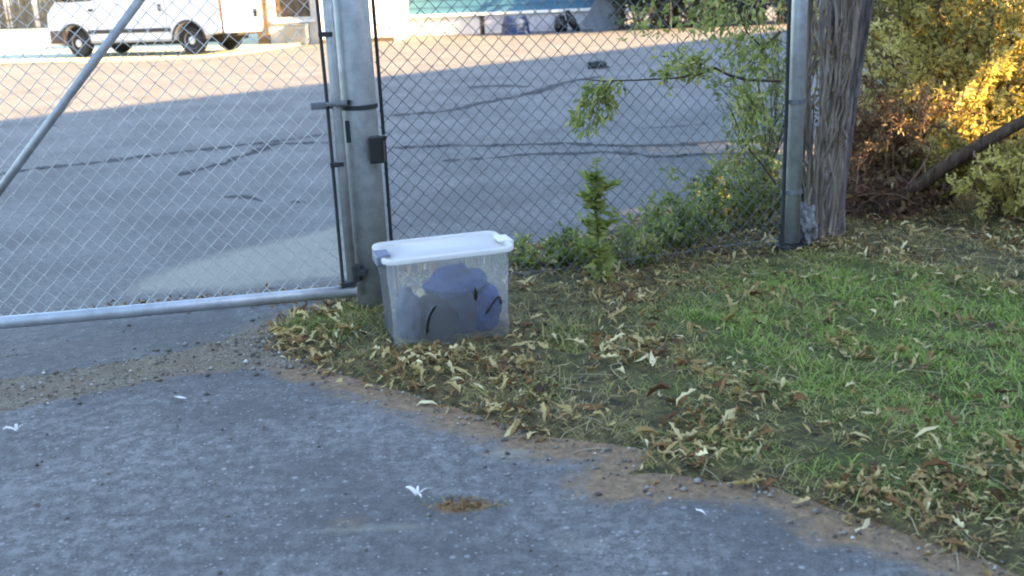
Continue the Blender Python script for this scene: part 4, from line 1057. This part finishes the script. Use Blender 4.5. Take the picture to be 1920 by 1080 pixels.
# ------------------------------------------------------------------ van
def make_van():
    TH = R(20); hx = np.array([-math.cos(TH), math.sin(TH)])      # heading
    rear = G(362, 107)[:2]; fr = G(145, 117)[:2]
    WB = 3.62
    left = np.array([-hx[1], hx[0]])                               # driver's side, faces the camera
    if left[1] > 0: left = -left
    rz = math.atan2(hx[1], hx[0])
    half = .93
    o = rear - left * half
    t = thing('van', 'white high roof delivery van with its rear door swung open', 'van', (*o, .05), rz)
    ly = 1.0 if np.dot(np.array([-math.sin(rz), math.cos(rz)]), left) > 0 else -1.0   # local y of the driver's side
    def arch(cx, r, n=12): return [(cx + math.cos(a) * r, .37 + math.sin(a) * r) for a in np.linspace(0.02, math.pi - .02, n)]
    F = WB + .86
    prof = [(-.98, .55), (-1.0, 1.2), (-.97, 2.35), (-.88, 2.48), (WB - .55, 2.5), (WB - .2, 2.42), (WB + .12, 2.12), (WB + .52, 1.45), (WB + .8, 1.18), (F - .02, 1.0), (F + .02, .7), (F, .36), (WB + .55, .34)]
    prof += arch(WB, .47) + [(WB - .55, .36), (.55, .40)] + arch(0, .47) + [(-.53, .48)]
    mb = MB(); mb.prism(prof, -1.0, 1.0); obj('body', mb, M_vanwhite, t, world=False, bevel=.05)
    mb = MB(); mb.box((WB / 2, 0, .62), (WB + 1.25, 1.55, .62)); mb.box((WB / 2 - .2, 0, .33), (WB - .8, 1.2, .12)); obj('underbody', mb, M_under, t, world=False)
    for s_ in (-1, 1):
        mb = MB(); mb.box((WB / 2 + .02, s_ * 1.008, .66), (WB - 1.0, .035, .10)); obj('side_moulding', mb, M_black, t, world=False, bevel=.01)
        mb = MB(); mb.box((WB / 2, s_ * .985, .40), (WB - 1.05, .03, .06)); obj('sill', mb, mat('grey_sill', (.3, .3, .31), .7), t, world=False)
        for cx in (0, WB):
            mb = MB(); ri = [(cx + math.cos(a) * r_, s_ * y_, .37 + math.sin(a) * r_) for r_, y_ in ((.475, .99), (.475, 1.03), (.53, 1.03), (.53, .99)) for a in [0]]
            rings = [[(cx + math.cos(a) * r_, s_ * y_, .37 + math.sin(a) * r_) for r_, y_ in ((.472, .985), (.472, 1.02), (.525, 1.02), (.525, .985))] for a in np.linspace(.05, math.pi - .05, 16)]
            mb.loft(rings); obj('wheel_arch_trim', mb, M_black, t, world=False)
        dw = MB(); y_ = s_ * 1.004
        dw.prism([(WB + .38, 1.52), (WB - .02, 2.02), (WB - .72, 2.04), (WB - .74, 1.46), (WB + .1, 1.44)], y_ - .006, y_ + .006); obj('door_window', dw, M_glass, t, world=False)
        for xx in (WB - .80, .62):
            seam = MB(); seam.box((xx, s_ * 1.0, 1.35), (.012, .006, 1.5)); obj('door_seam', seam, M_under, t, world=False)
        mb = MB(); mb.box((WB - .66, s_ * 1.02, 1.22), (.14, .05, .06)); obj('door_handle', mb, M_black, t, world=False, bevel=.01)
        mb = MB(); mb.box((.78, s_ * 1.02, 1.22), (.06, .05, .18)); obj('door_handle', mb, M_black, t, world=False, bevel=.01)
        mb = MB(); mb.box((WB + .22, s_ * 1.13, 1.62), (.12, .2, .32)); mb.box((WB + .25, s_ * 1.02, 1.5), (.05, .16, .05)); obj('mirror', mb, M_black, t, world=False, bevel=.03)
        mb = MB(); mb.loft([[(F - .22, s_ * .99, .98), (F - .02, s_ * .7, .92), (F - .06, s_ * .7, 1.10), (F - .42, s_ * .985, 1.18)], [(F - .20, s_ * 1.005, .98), (F + .012, s_ * .71, .92), (F - .03, s_ * .71, 1.12), (F - .40, s_ * 1.003, 1.19)]]); obj('headlight', mb, M_lamp, t, world=False)
        mb = MB(); mb.box((-.985, s_ * .93, 1.12), (.04, .13, .5)); obj('tail_light', mb, M_red, t, world=False, bevel=.01)
    mb = MB(); wdir = np.array([.4, 0, -.67])
    mb.loft([[(WB + .155, -.82, 2.08), (WB + .155, .82, 2.08), (WB + .50, .9, 1.50), (WB + .50, -.9, 1.50)], [(WB + .175, -.82, 2.092), (WB + .175, .82, 2.092), (WB + .52, .9, 1.512), (WB + .52, -.9, 1.512)]]); obj('windscreen', mb, M_glass, t, world=False)
    mb = MB(); mb.box((F - .02, 0, .52), (.16, 1.9, .34)); mb.box((F - .30, ly * .985, .55), (.5, .06, .36)); obj('front_bumper', mb, M_brownbump, t, world=False, bevel=.03)
    mb = MB(); mb.box((F + .012, 0, .86), (.03, 1.1, .2)); obj('grille', mb, M_black, t, world=False)
    mb = MB(); mb.box((-1.05, 0, .5), (.16, 1.86, .12)); obj('rear_bumper', mb, M_under, t, world=False, bevel=.02)
    for cx in (0, WB):
        for s_ in (-1, 1):
            y0 = s_ * .80
            def lathe(prof_):
                mb = MB(); mb.loft([[(cx + math.cos(a) * r_, y0 + s_ * q, .37 + math.sin(a) * r_) for a in [k * math.pi / 16 for k in range(32)]] for r_, q in prof_]); return mb
            rim = obj('wheel', lathe([(.22, -.06), (.215, .10), (.20, .075), (.12, .05), (.10, .085), (.06, .095)]), M_rim, t, world=False, smooth=False)
            ty = obj('tyre', lathe([(.21, -.09), (.33, -.10), (.365, -.08), (.37, .0), (.365, .085), (.335, .105), (.23, .10), (.215, .085)]), M_tyre, rim, world=False, smooth=True)
    # dark load bay seen past the open door, and the two rear doors
    mb = MB(); mb.box((-.985, -ly * .47, 1.45), (.05, .9, 1.75)); obj('rear_door', mb, M_vanwhite, t, world=False, bevel=.02)
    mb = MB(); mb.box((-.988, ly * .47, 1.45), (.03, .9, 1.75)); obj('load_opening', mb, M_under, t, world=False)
    ang = R(-28)
    mb = MB(); M_ = Matrix.Translation((-1.02, ly * .97, 0)) @ Matrix.Rotation(-ly * ang, 4, 'Z')
    mb.box(tuple(M_ @ Vector((-.50, 0, 1.42))), (.94, .05, 1.78), 0, mat=Matrix.Rotation(-ly * ang, 4, 'Z'))
    d = obj('rear_door', mb, M_vanwhite, t, world=False, bevel=.02)
    mb = MB(); mb.box(tuple(M_ @ Vector((-.86, ly * .032, 1.0))), (.09, .03, .20), 0, mat=Matrix.Rotation(-ly * ang, 4, 'Z'))
    obj('handle', mb, M_black, d, world=False, bevel=.006)
    mb = MB(); mb.box(tuple(M_ @ Vector((-.50, ly * .030, 2.0))), (.66, .012, .42), 0, mat=Matrix.Rotation(-ly * ang, 4, 'Z'))
    obj('window', mb, M_glass, d, world=False)
    return t
M_brownbump = mat('brown_grey_bumper_plastic', (.07, .05, .042), .75, var=.15)
van = make_van()


# ------------------------------------------------------------------ far side of the yard
# cream building with one window
cb = G(492, 86); ce = G(634, 80)
bu = (ce - cb)[:2]; bu /= np.linalg.norm(bu); bu = np.array([math.cos(R(-4)), math.sin(R(-4))]); brz = R(-4)
bn = np.array([-bu[1], bu[0]])
CB = thing('building', 'cream walled building with a dark square window behind the van', 'building', (cb[0], cb[1], 0), brz)
Wd = 4.1
def lp(px, py):   # pixel -> local x, z on the building face
    q = on_plane(px, py, (cb[0], cb[1], 0), np.array([bn[0], bn[1], 0])); return (np.dot(q[:2] - cb[:2], bu), q[2])
w0, w1 = lp(512, 39), lp(586, 8)
wx0, wx1, wz0, wz1 = w0[0], w1[0], w0[1], w0[1] + .95
mb = MB()
for (x0, x1, z0, z1) in ((0, wx0, -.1, 3.6), (wx1, Wd, -.1, 3.6), (wx0, wx1, -.1, wz0), (wx0, wx1, wz1, 3.6)):
    mb.box(((x0 + x1) / 2, .15, (z0 + z1) / 2), (x1 - x0, .3, z1 - z0))
mb.box((Wd / 2, 3.1, 1.75), (Wd, 5.6, 3.7)); obj('wall', mb, M_stucco, CB, world=False)
win = MB(); 
for x_ in (wx0 + .04, wx1 - .04): win.box((x_, .03, (wz0 + wz1) / 2), (.08, .09, wz1 - wz0))
for z_ in (wz0 + .04, wz1 - .04): win.box(((wx0 + wx1) / 2, .028, z_), (wx1 - wx0 - .16, .09, .08))
wo = obj('window', win, M_stucco, CB, world=False)
mb = MB(); mb.box(((wx0 + wx1) / 2, .12, (wz0 + wz1) / 2), (wx1 - wx0 - .02, .02, wz1 - wz0 - .02)); obj('pane', mb, mat('dusty_window', (.16, .12, .085), .35, var=.35, scale=5), wo, world=False)
mb = MB()
for k in range(1, 6): mb.box((wx0 + (wx1 - wx0) * k / 6, .07, (wz0 + wz1) / 2), (.03, .03, wz1 - wz0 - .1))
obj('window_bars', mb, M_brown, wo, world=False)
mb = MB(); mb.box(((wx0 + wx1) / 2, -.03, wz0 - .04), (wx1 - wx0 + .1, .1, .07)); obj('sill', mb, M_trim, wo, world=False)
mb = MB(); mb.box((Wd / 2, 2.9, 3.75), (Wd + .5, 6.4, .3)); obj('roof', mb, M_roof, CB, world=False)
mb = MB(); mb.box((.10, -.06, 1.75), (.34, .12, 3.7)); obj('corner_board', mb, M_brown, CB, world=False)
a0, a1 = lp(546, 80), lp(580, 53)
mb = MB(); mb.box(((a0[0] + a1[0]) / 2, -.22, .30), (a1[0] - a0[0], .40, .5)); mb.box(((a0[0] + a1[0]) / 2, -.22, .57), (a1[0] - a0[0] + .06, .44, .04)); mb.box(((a0[0] + a1[0]) / 2, -.22, .025), (a1[0] - a0[0] - .1, .34, .05))
for k in range(7): mb.box(((a0[0] + a1[0]) / 2, -.428, .14 + k * .055), (a1[0] - a0[0] - .1, .015, .018))
u_ = obj('cabinet', mb, M_tarp, None, bevel=.01); u_.location = CB.location; u_.rotation_euler = CB.rotation_euler; u_.name = 'utility_box'
tag(u_, 'grey louvred utility box standing under the cream building window', 'utility box')
# white shed wall right of it, slightly nearer
ws = G(588, 83)
WS = thing('shed', 'white shed between the cream building and the gate post', 'shed', (ws[0] + .1, ws[1], 0), R(-4))
mb = MB(); mb.box((1.2, 1.6, 1.55), (2.2, 3.2, 3.3)); obj('wall', mb, M_stucco_w, WS, world=False)
mb = MB(); mb.box((1.2, 1.6, 3.3), (2.6, 3.7, .2)); obj('roof', mb, M_roof, WS, world=False)
mb = MB(); mb.box((1.2, -.02, .05), (2.22, .05, .14)); obj('base_board', mb, M_brown, WS, world=False)
mb = MB(); mb.box((1.55, -.012, 1.05), (.85, .04, 2.0)); d_ = obj('door', mb, M_trim, WS, world=False, bevel=.01)
mb = MB(); mb.box((1.22, -.05, 1.0), (.04, .06, .12)); obj('handle', mb, M_black, d_, world=False)

# long teal building on a white base
ta, tb_ = G(722, 70), G(1172, 52.3)
tu = (tb_ - ta)[:2]; TL = np.linalg.norm(tu); tu /= TL; trz = math.atan2(tu[1], tu[0])
TB = thing('building', 'long teal sided building on a white base beyond the fence', 'building', (ta[0], ta[1], 0), trz)
zt = on_plane(740, 33, (ta[0], ta[1], 0), np.array([-tu[1], tu[0], 0]))[2]
TLL = TL
mb = MB(); mb.box((TLL / 2, 3.0, zt / 2 - .05), (TLL, 6.0, zt + .1)); obj('base_wall', mb, M_plinth, TB, world=False)
mb = MB(); mb.box((TLL / 2, 3.0, zt + 1.6), (TLL - .04, 5.96, 3.2))
obj('siding', mb, M_teal, TB, world=False)
mb = MB()
for k in range(12): mb.box((TLL / 2, .012, zt + .25 + k * .22), (TLL - .06, .02, .012))
obj('siding_laps', mb, mat('teal_shadow_lap', (.03, .08, .17), .6), TB, world=False)
mb = MB(); mb.box((TLL / 2, -.05, zt + .01), (TLL + .05, .12, .08)); obj('ledge', mb, M_trim, TB, world=False)
mb = MB(); mb.box((TLL / 2, 3, zt + 3.3), (TLL + .5, 6.6, .2)); obj('roof', mb, M_roof, TB, world=False)
mb = MB(); mb.box((-.12, .25, 1.9), (.40, .5, 3.9)); obj('corner_post', mb, M_greendoor, TB, world=False)
def far(px, py, name, label, cat, build, group=None):
    c = G(px, py); t = thing(name, label, cat, (c[0], c[1], 0), trz, group); build(t); return t
def bollard(t):
    mb = MB(); mb.tube([(0, 0, -.02), (0, 0, .50)], .075, 12); obj('shaft', mb, M_black, t, world=False, smooth=False)
    mb = MB(); mb.box((0, 0, .53), (.2, .16, .06)); obj('head', mb, M_black, t, world=False, bevel=.02)
far(737, 72.5, 'bollard', 'short black post at the left end of the teal building', 'bollard', bollard, 'short black posts in front of the teal building')
far(905, 65, 'bollard', 'short black post left of the blue tub', 'bollard', bollard, 'short black posts in front of the teal building')
def tub(t):
    mb = MB(); mb.loft([[(math.cos(a) * r_, math.sin(a) * r_, z_) for a in [k * math.pi / 16 for k in range(32)]] for r_, z_ in ((.47, 0), (.47, .05), (.43, .06), (.40, .3), (.34, .50), (.30, .535), (.20, .545))])
    obj('shell', mb, M_bluetub, t, world=False, smooth=False)
    mb = MB(); mb.loft([[(math.cos(a) * r_, math.sin(a) * r_, z_) for a in [k * math.pi / 16 for k in range(32)]] for r_, z_ in ((.405, .27), (.425, .28), (.425, .31), (.40, .32))], False, False); obj('rib', mb, M_bluetub, t, world=False)
far(967, 64, 'tub', 'blue upturned plastic tub against the white base wall', 'tub', tub)
def bag(sx, sy, sz, seed, lean=0):
    def f(t):
        vs, fs = blob(seed, sx, sy, sz, amp=.3, flat=-.8); mb = MB(); mb.add([(x + lean * (z + sz * .8), y, z + sz * .8) for x, y, z in vs], fs); obj('sack', mb, M_bag, t, world=False, smooth=True)
        mb = MB(); mb.tube([(lean * sz * 1.8, 0, sz * 1.7), (lean * sz * 2.0 + .02, 0, sz * 2.0)], [.05, .09], 8); obj('knot', mb, M_bag, t, world=False)
    return f
far(1052, 59.5, 'rubbish_bag', 'squat black rubbish bag right of the blue tub', 'rubbish bag', bag(.20, .2, .25, 4), 'black rubbish bags')
far(1081, 58, 'rubbish_bag', 'narrow black rubbish bag leaning left beside the squat one', 'rubbish bag', bag(.13, .16, .31, 8, -.45), 'black rubbish bags')
c = G(1112, 58)
mb = MB(); mb.box((c[0] + .5, c[1] + .15, .72), (.85, .05, 1.75), 0, mat=Matrix.Rotation(trz, 4, 'Z') @ Matrix.Rotation(R(32), 4, 'Y') @ Matrix.Rotation(R(-8), 4, 'X'))
tag(obj('board', mb, M_tarp, bevel=.01), 'blue grey board leaning to the right beside the black bags', 'board')
c = G(1158, 52)
mb = MB(); mb.tube([V(1145, 37, c[1] - .9), V(1168, 54, c[1] - .9)], .045, 8); tag(obj('plank', mb, M_stick, bevel=.004), 'pale stick propped in front of the dark hedge', 'stick')
for k, (px, py, hh, sp, lb) in enumerate([(1215, 53, 2.6, 1.0, 'dark evergreen shrub nearest the leaning board'), (1285, 50, 2.9, 1.1, 'second dark evergreen shrub right of the leaning board'),
                                          (1355, 47, 2.7, 1.1, 'third dark evergreen shrub, in the middle of the far hedge'), (1432, 44, 3.0, 1.2, 'dark evergreen shrub at the right of the far hedge by the end post'), (1520, 40, 3.0, 1.2, 'last dark evergreen shrub of the far hedge, behind the trunk')]):
    c = G(px, py)
    shrub('evergreen_shrub', lb, 'shrub', (c[0], c[1], -.02), hh, sp, 40, 6500, .22, M_leaf_d, M_twig, 'dark hedge beyond the lot', tmean=.5, tsd=.25, sub=5, r0=.02, droop=.0, lo=.0, bsp=.75)
for k, (px, lb) in enumerate([(1256, 'dark stake at the left in front of the far hedge'), (1318, 'dark stake at the right in front of the far hedge')]):
    c = G(px, 58); mb = MB(); mb.tube([(c[0], c[1], -.05), (c[0] + .02, c[1], .45), (c[0], c[1], .95)], [.035, .03, .025], 7)
    tag(obj('stake', mb, M_black), lb, 'stake', 'dark stakes by the hedge')
# dark lump of debris lying on the lot
c = G(1122, 128); mb = blob_mb((c[0], c[1], .03), 12, .16, .12, .10, amp=.5, flat=-.4); tag(obj('clod', mb, M_darksteel), 'small dark clod lying on the lot beyond the fence', 'clod')

# weathered board fence far left
fa, fb = G(-260, 60), G(112, 51)
f2 = (fb - fa)[:2]; FLn = np.linalg.norm(f2); f2 /= FLn
BFt = thing('board_fence', 'tall weathered brown board fence far behind the van', 'fence', (fa[0], fa[1], 0), math.atan2(f2[1], f2[0]))
x_ = 0; mb = MB()
while x_ < FLn:
    wd = random.uniform(.14, .26)
    if random.random() > .12: mb.box((x_ + wd / 2, random.uniform(-.03, .03), 1.25), (wd - .02, .03, random.uniform(2.4, 2.7)))
    x_ += wd
obj('boards', mb, M_boards, BFt, world=False)
mb = MB()
for z_ in (.5, 1.9): mb.box((FLn / 2, .07, z_), (FLn, .08, .1))
obj('rail', mb, M_brown, BFt, world=False)
k = 0.0
while k < FLn:
    mb = MB(); mb.box((k + .07, .17, 1.3), (.13, .12, 2.8)); obj('post', mb, M_stick if random.random() < .35 else M_brown, BFt, world=False); k += 2.4
# broad-leaved trees closing the view beyond the yard
TGp = 'trees closing the view beyond the yard'
for x_, y_, hh, lb in [(-22, 64, 9, 'bushy tree standing beyond the board fence, far left'), (-11, 58, 8, 'bushy tree standing behind the cream building'), (16, 47, 8, 'bushy tree standing beyond the hedge at the right')]:
    t = thing('tree', lb, 'tree', (x_, y_, 0), 0, TGp)
    mb = MB(); mb.tube([(x_, y_, -.1), (x_ + .1, y_, 1.8), (x_, y_ + .1, hh * .6)], [.3, .22, .1], 10); obj('trunk', mb, M_bark, t, smooth=True)
    n = 5200; u = RNG.normal(0, 1, (n, 3)); u /= np.linalg.norm(u, axis=1, keepdims=True); rr_ = RNG.uniform(.35, 1, (n, 1)) ** .5
    P = np.array([x_, y_, hh * .6]) + u * rr_ * np.array([3.4, 3.0, hh * .42]) * (1 + .3 * fnoise(u[:, 0] * 3, u[:, 1] * 3 + u[:, 2] * 4, 1.5)[:, None])
    leaf_quads('crown', P, RNG.normal(0, 1, (n, 3)), RNG.uniform(.2, .42, n), np.clip(RNG.normal(.5, .25, n), 0, 1), M_leaf_o, t)
